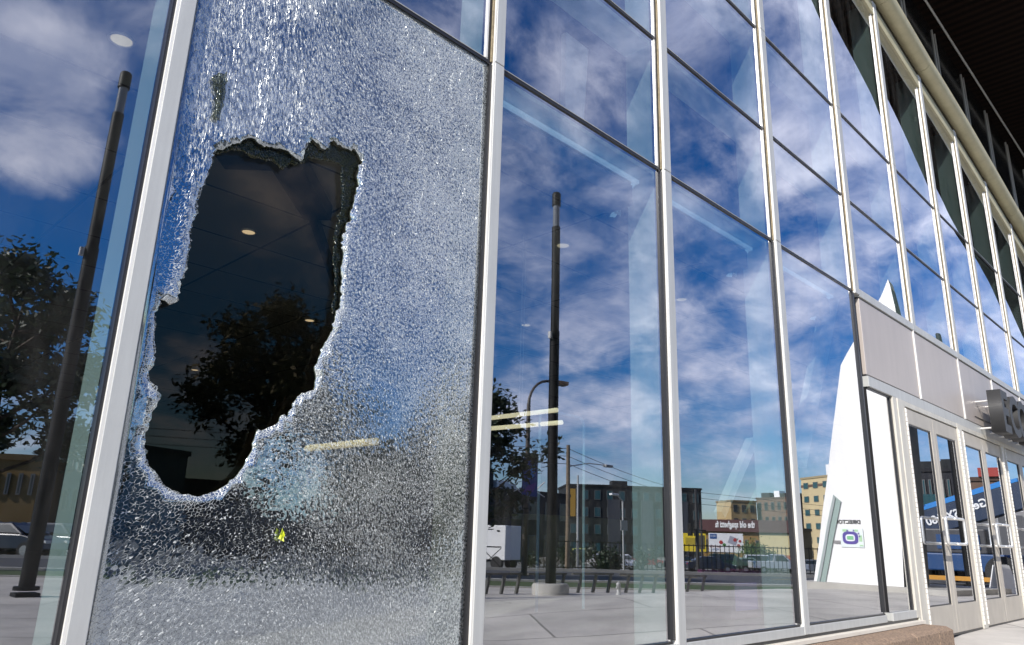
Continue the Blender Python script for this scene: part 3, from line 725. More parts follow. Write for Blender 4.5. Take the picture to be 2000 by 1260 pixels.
# leaning white columns
def leaning(a, b, w, lab):
    a = Vector(a); b = Vector(b); d = (b-a).normalized(); s = Vector((0, 1, 0)).cross(d).normalized()*w/2
    return tag(MB().prism([a-s, a+s, b+s*.8, b-s*.8], (0, .08, 0)).build('leaning_column', white_in), lab, 'column', 'leaning white columns in the foyer')
leaning(ony(1475, 862, .8), ony(1413, 1006, .8), .10, 'short pale brace leaning right above the reflected billboards')
leaning(ony(1658, 430, .9), ony(1565, 900, .9), .34, 'long white column leaning behind the pane left of the white pylon reflection')
leaning(ony(1128, 80, 2.6), ony(1122, 235, 2.6), .45, 'upright pale column high behind the second row pane')
a_ = MB().prism([ony(1487, 945, 2.3), ony(1489, 1105, 2.3), ony(1437, 1105, 2.3), ony(1455, 1010, 2.3)], (0, .05, 0))
tag(a_.build('glass_screen', mat('pale_green_screen', (.35, .50, .42), .5)), 'pale green pointed screen standing above the foyer kiosk', 'screen')
# linear lamps
def linlamp(p, q, lab):
    t = thing('linear_lamp', lab, 'lamp', tuple((Vector(p)+Vector(q))/2), 0, 'long bar lamps hanging in the foyer'); c = (Vector(p)+Vector(q))/2
    MB().tube([Vector(p)-c, Vector(q)-c], .03, 8).build('tube', mat('lamp_tube', (.9, .85, .7), .5, emit=(1, .82, .55), es=1.1), t)
    MB().tube([(0, 0, .03), (0, 0, 5.0-c.z)], .006, 6).build('hanger', alu, t)
linlamp(onz(945, 838, 2.35), onz(1098, 825, 2.35), 'lower long warm bar lamp crossing the dark lamp column reflection')
linlamp(onz(600, 876, 1.6), onz(735, 862, 1.6), 'bar lamp seen faintly through the crazed glass right of the hole')
linlamp(onz(945, 818, 2.45), onz(1088, 801, 2.45), 'upper long thin bar lamp crossing the dark lamp column reflection')
# rounded door portal
def portal():
    a = ony(1055, 792, 4); z1 = 2.55; x0, x1 = 7.32, 8.24; y = 4; r = .12
    pts = [(x0, y, 0), (x0, y, z1-r)]+[(x0+r-r*math.cos(t*PI/10), y, z1-r+r*math.sin(t*PI/10)) for t in range(1, 5)]+[(x0+r, y, z1), (x1-r, y, z1)]
    pts += [(x1-r+r*math.sin(t*PI/10), y, z1-r+r*math.cos(t*PI/10)) for t in range(1, 5)]+[(x1, y, z1-r), (x1, y, 0)]
    tag(MB().tube(pts, .02, 8).build('door_portal', mat('portal_tube', (.55, .75, .85), .3, .2)), 'thin pale tubular portal with rounded corners inside the foyer', 'portal')
portal()
tag(MB().box(9.46, 12.4, 6, 6.6, 0.01, 1.28).build('reception_desk', mat('olive_desk', (.30, .28, .13), .6, 0, 3, .1), bevel=.02), 'long olive reception desk inside the foyer', 'desk')
def kiosk():
    t = thing('info_kiosk', 'low purple topped information kiosk just inside the glass', 'kiosk', (9.1, 2.3, .01))
    MB().box(-.38, .38, -.2, .2, 0, .52).build('cabinet', mat('kiosk_grey', (.42, .26, .34), .4, 0, 3, .1), t, bevel=.01)
    MB().box(-.42, .42, -.23, .23, .521, .565).build('top_slab', mat('kiosk_magenta', (.80, .10, .50), .4), t, bevel=.01)
    MB().box(-.28, .28, -.206, -.201, .1, .42).build('screen', mat('kiosk_glow', (.06, .05, .16), .15, emit=(.35, .25, .6), es=.35), t)  # screen glow added to brighten the kiosk
kiosk()

# ------------------------------------------------------------------ ground
def uvgrid(ss, ts, dz=0., fn=None, thick=None):
    m = MB(); vs = []; fs = []
    for t in ts:
        for s in ss:
            p = UV_[0]*s+UV_[1]*t; vs.append((p.x, p.y, ground_z(p.x, p.y)+dz))
    n = len(ss)
    for j in range(len(ts)-1):
        for i in range(n-1):
            a = j*n+i; fs.append((a, a+1, a+n+1, a+n))
    m.add(vs, fs, 0, True); return m
def rng(a, b, st):
    out = []; x = a
    while x < b-1e-6: out.append(x); x += st
    return out+[b]
tcoarse = [-900, -300, -100, -60]+rng(-40, 18, 1.0)[0:]+rng(18.5, 50, .5)+[55, 60, 70, 90, 120, 200, 400, 1000, 3000]
scoarse = [-3000, -1000, -400, -200, -120]+rng(-100, -22, 6)+rng(-20, 40, 1)+rng(44, 120, 6)+[150, 220, 400, 1000, 3000]
conc = bpy.data.materials.new('plaza_concrete'); conc.use_nodes = True
def _conc():
    nt = conc.node_tree; N = nt.nodes; L = nt.links; b = N['Principled BSDF']; b.inputs['Roughness'].default_value = .85
    tc = N.new('ShaderNodeTexCoord'); mp = N.new('ShaderNodeMapping'); mp.inputs['Rotation'].default_value = (0, 0, math.radians(-37)); L.new(tc.outputs['Object'], mp.inputs[0])
    br = N.new('ShaderNodeTexBrick'); br.offset = .5; br.inputs['Scale'].default_value = 1
    br.inputs['Color1'].default_value = (.50, .47, .43, 1); br.inputs['Color2'].default_value = (.57, .535, .485, 1); br.inputs['Mortar'].default_value = (.24, .22, .20, 1)
    br.inputs['Mortar Size'].default_value = .018; br.inputs['Brick Width'].default_value = 3.6; br.inputs['Row Height'].default_value = 1.8
    L.new(mp.outputs[0], br.inputs['Vector'])
    n = N.new('ShaderNodeTexNoise'); n.inputs['Scale'].default_value = .7; n.inputs['Detail'].default_value = 8; n.inputs['Roughness'].default_value = .65; L.new(tc.outputs['Object'], n.inputs['Vector'])
    mr = N.new('ShaderNodeMapRange'); mr.inputs['From Min'].default_value = .3; mr.inputs['From Max'].default_value = .7; mr.inputs['To Min'].default_value = .64; mr.inputs['To Max'].default_value = 1.12; L.new(n.outputs[0], mr.inputs['Value'])
    vm = N.new('ShaderNodeVectorMath'); vm.operation = 'SCALE'; L.new(br.outputs[0], vm.inputs[0]); L.new(mr.outputs[0], vm.inputs['Scale']); L.new(vm.outputs[0], b.inputs['Base Color'])
    n2 = N.new('ShaderNodeTexNoise'); n2.inputs['Scale'].default_value = 90; L.new(tc.outputs['Object'], n2.inputs['Vector'])
    bp = N.new('ShaderNodeBump'); bp.inputs['Strength'].default_value = .3; bp.inputs['Distance'].default_value = .004; L.new(n2.outputs[0], bp.inputs['Height']); L.new(bp.outputs[0], b.inputs['Normal'])
_conc()
far_g = mat('far_ground', (.16, .16, .14), .95, 0, .05, .3)
# the one ground sheet: plaza concrete up to the kerb, earth and lot beyond
def ground():
    m = uvgrid(scoarse, tcoarse)
    n = len(scoarse)
    for fi in range(len(m.f)):
        j = fi//(n-1)
        if tcoarse[j] >= 18: m.m[fi] = 1
    o = m.build('ground', [conc, far_g], recalc=False); struct(o, label='pale jointed concrete plaza in front of the glass, falling gently to the street')
ground()
sfine = rng(-60, 80, 1)
struct(uvgrid(sfine, rng(20.0, 32.0, .5), .012).build('road', asphalt, recalc=False), label='grey asphalt street beyond the plaza')
struct(uvgrid(sfine, rng(17.4, 19.8, .4), .014).build('grass_strip', grass_m, recalc=False), label='narrow green verge between plaza and street')
struct(uvgrid(sfine, rng(33.0, 36.0, .5), .014).build('far_grass', grass_m, recalc=False), label='green verge on the far side of the street')
struct(uvgrid(sfine, rng(38.0, 75, 1.0) , .016).build('parking_lot', mat('lot_asphalt', (.10, .10, .095), .9, 0, 1, .15), recalc=False), label='parking lot beyond the far verge')
def kerb(t, s0, s1, h=.13, w=.16, nm='kerb'):
    m = MB(); ss = rng(s0, s1, 2)
    for a, b in zip(ss, ss[1:]):
        P = [UV_[0]*a+UV_[1]*t, UV_[0]*(b-.01)+UV_[1]*t, UV_[0]*(b-.01)+UV_[1]*(t+w), UV_[0]*a+UV_[1]*(t+w)]
        z = min(ground_z(p.x, p.y) for p in P); zz = max(ground_z(p.x, p.y) for p in P)
        lo = [(p.x, p.y, z-.05) for p in P]; hi = [(p.x, p.y, zz+h) for p in P]
        m.add(lo+hi, [(0, 3, 2, 1), (4, 5, 6, 7), (0, 1, 5, 4), (1, 2, 6, 5), (2, 3, 7, 6), (3, 0, 4, 7)])
    return struct(m.build(nm, kerb_m))
kerb(17.2, -60, 80, .03); kerb(19.82, -60, 80, .07); kerb(32.05, -60, 80, .13)
m = MB()
for k in range(-50, 70, 6):
    ss = [k, k+3]; g = uvgrid(rng(k, k+3, 1), [25.92, 26.08], .018); m.add(g.v, g.f)
struct(m.build('road_markings', line_y, recalc=False))
struct(uvgrid(sfine, [21.2, 21.32], .018).build('road_edge_line', line_w, recalc=False))

# ------------------------------------------------------------------ lamp columns
def lamp_column(p, h, lab, flip=1):
    p = gnd(p); t = thing('lamp_column', lab, 'lamp column', tuple(p), 0, 'tall black lamp columns on the plaza')
    MB().tube([(0, 0, .1), (0, 0, h*.62)], .122, 20).build('lower_shaft', black, t)
    MB().tube([(0, 0, h*.62), (0, 0, h-.95)], .106, 20).build('upper_shaft', black, t)
    MB().tube([(0, 0, h-.949), (0, 0, h-.36)], .088, 16).build('lens', mat('lamp_lens', (.16, .17, .18), .15, spec=.6), t)
    MB().tube([(0, 0, h-.359), (0, 0, h-.04), (0, 0, h)], [.112, .112, .095], 20).build('cap', black, t)
    b = MB().box(-.18, .18, -.18, .18, .0, .06); b.tube([(0, 0, .1), (0, 0, .16)], .2, 16); b.build('base_plate', black, t)
    MB().box(-.20, -.13, -.04, .04, h*.60, h*.60+.16).build('junction_box', alu, t)
    return t
pa = street(50, 1160, 15.6); pb = street(1075, 1163, 17.6)
lamp_column(pa, 10.1, 'tall black lamp column mirrored in the leftmost pane')
lamp_column(pb, 9.75, 'tall black lamp column on a round concrete base, mirrored right of the broken pane')
rb = gnd(pb); rm = MB(); rm.tube([(rb.x, rb.y, rb.z-.1), (rb.x, rb.y, rb.z+.2), (rb.x, rb.y, rb.z+.24)], [.42, .42, .38], 28)
tag(rm.build('concrete_ring', kerb_m), 'round pale concrete base under the lamp column', 'base')
pc = street(1893, 1135, 30)
lamp_column(pc, 8.6, 'tall black lamp column farther off, mirrored in the second pair of doors')

# ------------------------------------------------------------------ curved street lamp with banner
def street_lamp(p, h, reach, lab, banner=False, dirv=Vector((.8, .6, 0)), col=None):
    p = gnd(p); t = thing('street_lamp', lab, 'street lamp', tuple(p)); col = col or mat('brown_metal', (.07, .055, .045), .5)
    pts = [(0, 0, 0), (0, 0, h*.5), (0, 0, h-1.0)]
    for k in range(1, 7):
        a = k/6*PI/2*.93; q = dirv*(1.0*(1-math.cos(a))*.9); pts.append((q.x, q.y, h-1.0+1.0*math.sin(a)))
    q = dirv*reach; pts.append((q.x, q.y, h+.02))
    MB().tube(pts, [.11, .09, .07]+[.05]*6+[.04], 10).build('pole', col, t)
    M_ = Matrix.Translation((q.x, q.y, h)) @ Matrix.Rotation(math.atan2(dirv.y, dirv.x), 4, 'Z')
    hd = MB().box(-.1, .55, -.14, .14, -.07, .08, M=M_).build('lamp_head', mat('lamp_head_tan', (.32, .20, .12), .5), t, bevel=.03)
    MB().box(0, .45, -.1, .1, -.10, -.0705, M=M_).build('lens', mat('lamp_lens', (.35, .38, .4), .15), hd)
    MB().tube([(0, 0, 0), (0, 0, .12)], .17, 12).build('base', col, t)
    if banner:
        # banner face looks back at the building
        fm = Matrix.Translation(Vector((0, 0, 0))) @ frame_of(Vector((-1, 0, 0)), Vector((1, 0, 0)), Vector((0, 0, 0)))
        z0, z1 = 2.65, 3.95
        b = MB().box(-.36, .42, -.01, .01, z0, z1, M=Matrix.Translation((0, .12, 0))).build('banner', mat('banner_blue', (.01, .05, .30), .6), t)
        MB().prism([(-.34, .135, z0+.1), (.2, .135, z0+.15), (.38, .135, z0+.5), (-.1, .135, z0+.35)], (0, .006, 0)).build('banner_swoosh', mat('banner_purple', (.12, .04, .35), .6), b)
        MB().prism([(-.1, .135, z0+.55), (.2, .135, z0+.65), (.3, .135, z1-.1), (.05, .135, z1-.25)], (0, .006, 0)).build('banner_patch', mat('banner_light', (.05, .25, .7), .6), b)
        f = MB()
        for s in (-1, 1):
            f.tube([(s*.05, 0, z0-.05), (s*.95, 0, z0+.55)], .02, 6).tube([(s*.05, 0, z0+.35), (s*.95, 0, z0+.02)], .02, 6)
        f.build('banner_bracket', white_p, t)
    return t
street_lamp(street(1023, 1125, 27), 6.9, 1.25, 'brown curved arm street lamp with a blue banner on its pole', True, dirv=Vector((.97, .2, 0)))

def util_pole(px, py_b, D, h, lab, arm=0., heads=0, mt=None, r=.12):
    p = gnd(street(px, py_b, D)); t = thing('utility_pole', lab, 'utility pole', tuple(p), 0, 'poles along the street'); mt = mt or mat('weathered_wood', (.20, .15, .10), .9, 0, 5, .3)
    MB().tube([(0, 0, 0), (0, 0, h)], [r, r*.75], 10).build('pole', mt, t)
    if arm:
        MB().tube([(0, 0, h-1.25), (arm*.5, arm*.3, h-1.0), (arm, arm*.5, h-1.05)], .035, 6).build('arm', alu, t)
        MB().box(arm-.1, arm+.6, arm*.5-.15, arm*.5+.15, h-1.15, h-1.0).build('lamp_head', mat('grey_head', (.3, .3, .3), .5), t, bevel=.03)
    if heads:
        hd = MB()
        for k in range(heads): hd.box(-.9+k*.9, -.6+k*.9, -.3, .0, h*.44, h*.44+.9)
        hd.build('signal_head', black, t, bevel=.02)
        MB().tube([(-1, -.1, h*.44+.45), (1.5, -.1, h*.44+.45)], .05, 6).build('crossbar', black, t)
    return t, p
P1, q1 = util_pole(1108, 1115, 45, 7.1, 'tall brown wooden pole with a lamp arm right of the lamp column reflection', 2.2, r=.15)
P2, q2 = util_pole(1362, 1085, 62, 6.3, 'dark pole with two signal heads in front of the yellow billboard', 0, 2, mat('dark_metal', (.03, .03, .03), .5), r=.16)
P3, q3 = util_pole(1128, 1115, 42, 5.0, 'thin grey pole in front of the dark apartment block', 0, 0, alu, r=.07)
P4, q4 = util_pole(1370, 1060, 75, 5.4, 'thin leaning dark pole close behind the signal pole', 0, 0, mat('dark_metal', (.03, .03, .03), .5), r=.12)
# wires
def wires():
    off = Vector((0, 0, 0)); ends = []
    a0 = q1+Vector((-40, -22, 6.9)); m = None
    for i, (dz) in enumerate((0, -.45, -.9)):
        m = MB(); P = [q1+Vector((-30, -28, 8.0+dz)), q1+Vector((0, 0, 6.9+dz)), q2+Vector((0, 0, 6.1+dz)), q2+Vector((60, 8, 6.4+dz))]; pts = []
        for a, b in zip(P, P[1:]):
            for k in range(9):
                t = k/8; v = a.lerp(b, t); v.z -= 1.2*t*(1-t); pts.append(v)
        m.tube(pts, .016, 5); o = m.build('overhead_wire', black)
        tag(o, ['topmost', 'middle', 'lowest'][i]+' of the three overhead wires strung between the street poles', 'wire', 'overhead wires')
wires()
# small sign pole and second small lamp
def sign_pole(px, py, D, h, lab, box=True):
    p = gnd(street(px, py, D)); t = thing('sign_post', lab, 'sign post', tuple(p))
    MB().tube([(0, 0, 0), (0, 0, h)], .045, 8).build('post', alu, t)
    MB().box(-.28, .28, .05, .08, h*.58, h*.58+.5).build('sign_plate', mat('sign_grey', (.35, .35, .33), .5), t)
    MB().tube([(0, 0, h), (-.9, .3, h+.25)], .03, 6).build('arm', alu, t)
    MB().box(-1.4, -.85, .2, .4, h+.2, h+.3).build('lamp_head', white_p, t, bevel=.02)
sign_pole(1218, 1112, 40, 3.5, 'thin post with a grey sign plate and white lamp arm before the apartment block')

# ------------------------------------------------------------------ low fence benches, hydrant
def lean_rail(p, q, lab):
    p = gnd(p); q = gnd(q); L_ = (q-p).length; an = math.atan2((q-p).y, (q-p).x)
    t = thing('leaning_rail', lab, 'rail', tuple(p), an, 'low metal rails on slanted posts')
    MB().box(0, L_, -.04, .04, .40, .44).build('top_rail', alu_d, t)
    n = 3
    for k in range(n):
        x = .15+(L_-.3)*k/(n-1); M_ = Matrix.Translation((x, 0, 0)) @ Matrix.Rotation(.22, 4, 'Y')
        MB().box(-.03, .03, -.03, .03, -.02, .42, M=M_).build('post', alu_d, t)
    return t
RP = [(936, 1164, 17.0), (1030, 1162, 17.8), (1118, 1160, 18.4), (1210, 1157, 19.0), (1300, 1157, 19.4), (1395, 1156, 19.6)]
LB = ['low metal rail on slanted posts farthest left, left of the lamp column base', 'low metal rail on slanted posts just behind the lamp column base', 'low metal rail on slanted posts, middle one of the five', 'low metal rail on slanted posts behind the hydrant', 'low metal rail on slanted posts farthest right']
for i in range(5):
    a = street(*RP[i]); b = street(*RP[i+1]); lean_rail(a, a+(b-a)*.86, LB[i])
def hydrant(px, py, D):
    p = gnd(street(px, py, D)); t = thing('fire_hydrant', 'small grey fire hydrant at the plaza edge', 'hydrant', tuple(p)); g = mat('hydrant_grey', (.45, .45, .43), .5)
    MB().tube([(0, 0, 0), (0, 0, .04), (0, 0, .05), (0, 0, .34), (0, 0, .36), (0, 0, .42), (0, 0, .46)], [.12, .12, .08, .08, .10, .09, .03], 14).build('barrel', g, t)
    MB().tube([(-.14, 0, .27), (.14, 0, .27)], .035, 8).build('nozzle', g, t)
    MB().tube([(0, 0, .46), (0, 0, .50)], .02, 6).build('cap_nut', g, t); t.scale = (.5, .5, .55)
hydrant(1208, 1158, 16.8)

# X-lattice fence
def lattice(s0, s1, t0, lab, h=1.0):
    a = UV_[0]*s0+UV_[1]*t0; z = ground_z(a.x, a.y); t = thing('lattice_fence', lab, 'fence', (a.x, a.y, z), math.atan2(.6, .8), 'black X pattern fences')
    L_ = s1-s0; n = int(L_/1.0); m = MB(); ps = MB()
    for k in range(n):
        x = k*L_/n; w = L_/n
        m.tube([(x, 0, .1), (x+w, 0, h-.08)], .022, 5).tube([(x, 0, h-.08), (x+w, 0, .1)], .022, 5)
    for k in range(0, n+1, 2): ps.box(k*L_/n-.04, k*L_/n+.04, -.04, .04, -.1, h+.05)
    m.build('lattice', black, t); ps.build('post', black, t)
    r = MB().box(0, L_, -.03, .03, h-.06, h); r.box(0, L_, -.03, .03, .06, .11); r.build('rail', black, t)
lattice(-30, 7, 36.6, 'black X pattern fence in front of the white box truck and trees', 1.1)
lattice(52, 78, 37.5, 'black X pattern fence below the parked pickup', 1.0)
def picket(s0, s1, t0, lab):
    a = UV_[0]*s0+UV_[1]*t0; z = ground_z(a.x, a.y); t = thing('picket_fence', lab, 'fence', (a.x, a.y, z), math.atan2(.6, .8))
    L_ = s1-s0; m = MB()
    for k in range(int(L_/.25)): m.box(k*.25, k*.25+.03, -.015, .015, .05, 1.5)
    m.build('picket', black, t); r = MB().box(0, L_, -.02, .02, 1.4, 1.45).box(0, L_, -.02, .02, .15, .2); r.build('rail', black, t)
picket(9, 34, 37.0, 'black iron picket fence in front of the parked cars')

# ------------------------------------------------------------------ trees
def leafmat(name, c):
    m = mat(name, c, .55, 0, 1.3, .35); 
    b = m.node_tree.nodes['Principled BSDF']; b.inputs['Transmission Weight'].default_value = 0
    nt = m.node_tree; tl = nt.nodes.new('ShaderNodeBsdfTranslucent'); tl.inputs[0].default_value = (c[0]*1.5, c[1]*1.6, c[2], 1)
    mx = nt.nodes.new('ShaderNodeMixShader'); mx.inputs[0].default_value = .15; out = nt.nodes['Material Output']
    nt.links.new(b.outputs[0], mx.inputs[1]); nt.links.new(tl.outputs[0], mx.inputs[2]); nt.links.new(mx.outputs[0], out.inputs[0]); return m
leaf_d = leafmat('leaf_dark', (.022, .038, .014)); leaf_l = leafmat('leaf_light', (.08, .13, .03))
def tree(p, h, R, seed, lab, leaves=5000, lf=None, ls=.11, grp='plaza trees mirrored in the glass', trunk_h=.28, nb=15):
    p = gnd(p); t = thing('tree', lab, 'tree', tuple(p), 0, grp); rnd = random.Random(seed)
    tips = []; tb = MB()
    tb.tube([(0, 0, -.1), (.03, .02, h*trunk_h), (rnd.uniform(-.1, .1), rnd.uniform(-.1, .1), h*.62), (rnd.uniform(-.2, .2), 0, h*.9)], [.02*h, .015*h, .009*h, .003*h], 9)
    for k in range(nb):
        z0 = h*(trunk_h+.55*(k/nb)); a = k*2.4+rnd.uniform(-.4, .4); rr = R*(1-.62*max(0, (z0/h-.45))/.55)*rnd.uniform(.7, 1.1)
        e = Vector((math.cos(a)*rr, math.sin(a)*rr, z0+rr*rnd.uniform(.45, .9))); e.z = min(e.z, h*.98); s = Vector((0, 0, z0)); mid = s.lerp(e, .5)+Vector((0, 0, -.08*rr))
        tb.tube([s, mid, e], [.008*h, .005*h, .002*h], 5)
        for q in range(3):
            f = s.lerp(e, rnd.uniform(.4, .95)); g = f+Vector((rnd.uniform(-1, 1), rnd.uniform(-1, 1), rnd.uniform(-.1, .9)))*R*.32
            tb.tube([f, g], [.003*h, .001*h], 4, caps=False); tips.append(g)
        tips.append(e); tips.append(mid.lerp(e, .5))
    tips.append(Vector((0, 0, h*.97))); tips.append(Vector((.1, 0, h*.9)))
    tb.build('trunk', tree_bark, t)
    m = MB(); vs = []; fs = []
    for k in range(leaves):
        c = tips[rnd.randrange(len(tips))]; rad = R*.2*min(1.5, abs(rnd.gauss(0, 1)))
        d = Vector((rnd.gauss(0, 1), rnd.gauss(0, 1), rnd.gauss(0, .8))).normalized(); q = c+d*rad
        u = Vector((rnd.gauss(0, 1), rnd.gauss(0, 1), rnd.gauss(0, .6))).normalized(); w = u.cross(d)
        if w.length < .1: continue
        w = w.normalized(); L_ = ls*rnd.uniform(.6, 1.3)
        b = len(vs); vs += [q-u*L_, q+w*L_*.42, q+u*L_, q-w*L_*.42]; fs.append((b, b+1, b+2, b+3))
    m.add(vs, fs); m.build('crown', lf or leaf_d, t, recalc=False)
    return t
tree(street(-75, 1115, 24), 8.1, 2.5, 1, 'leafy dark tree at the far left edge, beside the left lamp column', 17000, ls=.13)
tree(street(500, 1110, 24), 8.4, 2.5, 2, 'dark tree mirrored faintly inside the hole in the glass', 15000, ls=.12)
tree(street(905, 1115, 24), 6.4, 1.9, 3, 'slender tree half hidden behind the mullion right of the broken pane', 10000, trunk_h=.22)
tree(street(700, 1095, 50), 7.5, 3.0, 5, 'broad dark tree far across the street behind the crazed glass', 4500, ls=.2)
def bush(p, w, h, seed, lab, lf=None, n=1600, ls=.14):
    p = gnd(p); rnd = random.Random(seed); t = thing('bush', lab, 'bush', tuple(p), 0, 'bushes across the street')
    tb = MB(); 
    for k in range(6): tb.tube([(0, 0, 0), (rnd.uniform(-w, w)*.5, rnd.uniform(-w, w)*.3, h*.7)], [.04, .01], 5)
    tb.build('stem', tree_bark, t); m = MB()
    cl = [Vector((rnd.uniform(-w, w)*.8, rnd.uniform(-w, w)*.4, h*rnd.uniform(.3, .8))) for _ in range(9)]
    vs = []; fs = []
    for k in range(n):
        c = rnd.choice(cl); d = Vector((rnd.gauss(0, 1), rnd.gauss(0, 1), rnd.gauss(0, 1))).normalized(); q = c+d*h*.3*abs(rnd.gauss(0, .8)); q.z = max(.05, q.z)
        u = Vector((rnd.gauss(0, 1), rnd.gauss(0, 1), rnd.gauss(0, 1))).normalized(); w_ = u.cross(d)
        if w_.length < .1: continue
        w_.normalize(); b = len(vs); vs += [q-u*ls, q+w_*ls*.5, q+u*ls, q-w_*ls*.5]; fs.append((b, b+1, b+2, b+3))
    m.add(vs, fs); m.build('foliage', lf or leaf_l, t, recalc=False)
bush(street(1476, 1090, 92), 1.25, 2.9, 21, 'bright green bush right of the white billboard', n=2600, ls=.16)
bush(street(1500, 1090, 94), .8, 2.0, 22, 'smaller green bush above the parked white car', n=2000, ls=.18)
for i, (x, lab) in enumerate([(1075, 'dark bush behind the lamp column reflection'), (1170, 'dark bush left of the little sign post'), (1235, 'dark bush left of the red car'), (60, 'dark bush behind the left fence'), (10, 'dark bush at the far left edge')]):
    bush(street(x, 1100, 60), 3.0, 1.6, 30+i, lab, leaf_d, 1600, .16)

# ------------------------------------------------------------------ vehicles
def make_car(kind, paint, lab, dark=winglass, grp='cars parked in the lot'):
    """car along local x, 4.5 m long"""
    prof = {'sedan': ([(-2.2, .35), (-2.25, .75), (-2.1, .92), (-1.35, 1.0), (1.0, .98), (1.9, .82), (2.2, .65), (2.25, .35)], [(-1.5, .985), (-.85, 1.42), (.35, 1.44), (1.15, .97)]),
            'suv': ([(-2.25, .42), (-2.3, .9), (-2.2, 1.1), (-1.2, 1.12), (1.05, 1.1), (1.95, 1.0), (2.25, .8), (2.28, .42)], [(-2.15, 1.1), (-1.85, 1.74), (.4, 1.76), (1.15, 1.095)]),
            'pickup': ([(-2.7, .5), (-2.75, 1.12), (-2.6, 1.15), (-.8, 1.15), (1.1, 1.15), (2.3, 1.08), (2.6, .9), (2.62, .5)], [(-.75, 1.145), (-.6, 1.8), (.45, 1.82), (1.15, 1.145)])}[kind]
    t = thing('parked_car', lab, 'car', (0, 0, 0), 0, grp)
    def extr(pts, w0, w1, name, m, par, bev=.05):
        n = len(pts); zs = [p[1] for p in pts]; z0, z1 = min(zs), max(zs)
        wid = lambda z: w0+(w1-w0)*(z-z0)/(z1-z0)
        mb = MB().add([(x, -wid(z), z) for x, z in pts]+[(x, wid(z), z) for x, z in pts], [tuple(range(n)), tuple(reversed(range(n, 2*n)))]+[(i, (i+1) % n, (i+1) % n+n, i+n) for i in range(n)])
        return mb.build(name, m, par, bevel=bev)
    body = extr(prof[0], .90, .84, 'body', paint, t, .06)
    cab = extr(prof[1], .80, .62, 'cabin', paint, t, .04)
    g = prof[1]; cx = sum(p[0] for p in g)/4; 
    gl_ = MB()
    def side(y0, y1):
        q = [(g[0][0]+.22, g[0][1]+.05), (g[1][0]+.12, g[1][1]-.09), (g[2][0]-.08, g[2][1]-.09), (g[3][0]-.25, g[3][1]+.05)]
        zs0 = g[0][1]; zt = g[1][1]
        yy = lambda z: y0+(y1-y0)*(z-zs0)/(zt-zs0)
        for s in (-1, 1):
            gl_.prism([(x, s*(yy(z)+.004), z) for x, z in q], (0, s*.01, 0))
    side(.80, .62)
    for a, b in ((g[3], g[2]), (g[0], g[1])):
        s = 1 if a is g[3] else -1
        gl_.prism([(a[0]+s*.012-s*.05*0, -.70, a[1]+.05), (a[0]+s*.012, .70, a[1]+.05), (b[0]+s*.035, .55, b[1]-.06), (b[0]+s*.035, -.55, b[1]-.06)], (s*.02, 0, .01))
    gl_.build('window_glass', dark, cab)
    wx = 1.4 if kind != 'pickup' else 1.75
    for x in (-wx, wx):
        for s in (-1, 1):
            w = MB().tube([(x, s*.70, .34), (x, s*.93, .34)], .34, 18).build('wheel', tyre, t)
            MB().tube([(x, s*.931, .34), (x, s*.945, .34)], .2, 12).build('rim', chrome, w)
    xe = prof[0][-2][0]; ze = prof[0][-2][1]
    for s in (-1, 1): MB().box(xe-.12, xe+.035, s*.62-.16, s*.62+.16, ze-.02, ze+.1).build('headlight', mat('headlight', (.7, .72, .7), .1), t)
    for s in (-1, 1): MB().box(-xe-.05, -xe+.08, s*.68-.12, s*.68+.12, ze+.05, ze+.2).build('tail_light', mat('tail_light', (.4, .01, .01), .2), t)
    return t
def paint(n, c): return mat('car_paint_'+n, c, .3, .3, coat=.6)
def place(t, px, py, D, rz): 
    p = gnd(street(px, py, D), .018); t.location = p; t.rotation_euler = (0, 0, rz)
sa = math.atan2(.6, .8)
CARS = [('sedan', 'red', (.35, .01, .012), 1262, 1108, 88, sa+.2, 'red car parked left of the mullion, before the apartment block'),
 ('sedan', 'black', (.012, .012, .014), 1340, 1110, 80, sa+.3, 'black car below the yellow billboard'),
 ('sedan', 'dark_blue', (.02, .03, .05), 1385, 1110, 74, sa+.1, 'dark blue sedan below the white billboard'),
 ('suv', 'dark_green', (.02, .05, .03), 1425, 1108, 82, sa+.25, 'dark green suv right of the dark blue sedan'),
 ('sedan', 'pale_green', (.25, .36, .28), 1462, 1105, 86, sa+.2, 'pale green car behind the kiosk reflection'),
 ('suv', 'white', (.7, .7, .7), 1492, 1108, 88, sa+.3, 'white suv beside the silver pickup'),
 ('pickup', 'silver', (.55, .56, .57), 1520, 1108, 80, sa+.1, 'silver pickup with its cab towards the lot entrance'),
 ('sedan', 'grey', (.2, .21, .22), 1584, 1106, 84, sa+.2, 'grey car below the beige building'),
 ('sedan', 'silver2', (.5, .5, .5), 1165, 1107, 80, sa+1.4, 'silver car parked behind the picket fence'),
 ('suv', 'lime', (.45, .50, .10), 1150, 1100, 95, sa+.4, 'yellow green van left of the silver car behind the fence'),
 ('sedan', 'white2', (.7, .7, .68), 1215, 1107, 82, sa+1.5, 'white car parked behind the picket fence by the sign post'),
 ('suv', 'charcoal', (.04, .045, .05), 118, 1078, 48, sa+.35, 'charcoal suv mirrored in the leftmost pane'),
 ('sedan', 'black2', (.015, .015, .02), 18, 1095, 40, sa+.3, 'black car at the far left edge behind the fence'),
 ('sedan', 'tan', (.3, .26, .2), 1095, 1108, 78, sa+.2, 'tan car behind the lamp column reflection')]
for kind, n, c, px_, py_, D, rz, lab in CARS:
    place(make_car(kind, paint(n, c), lab), px_, py_, D, rz)
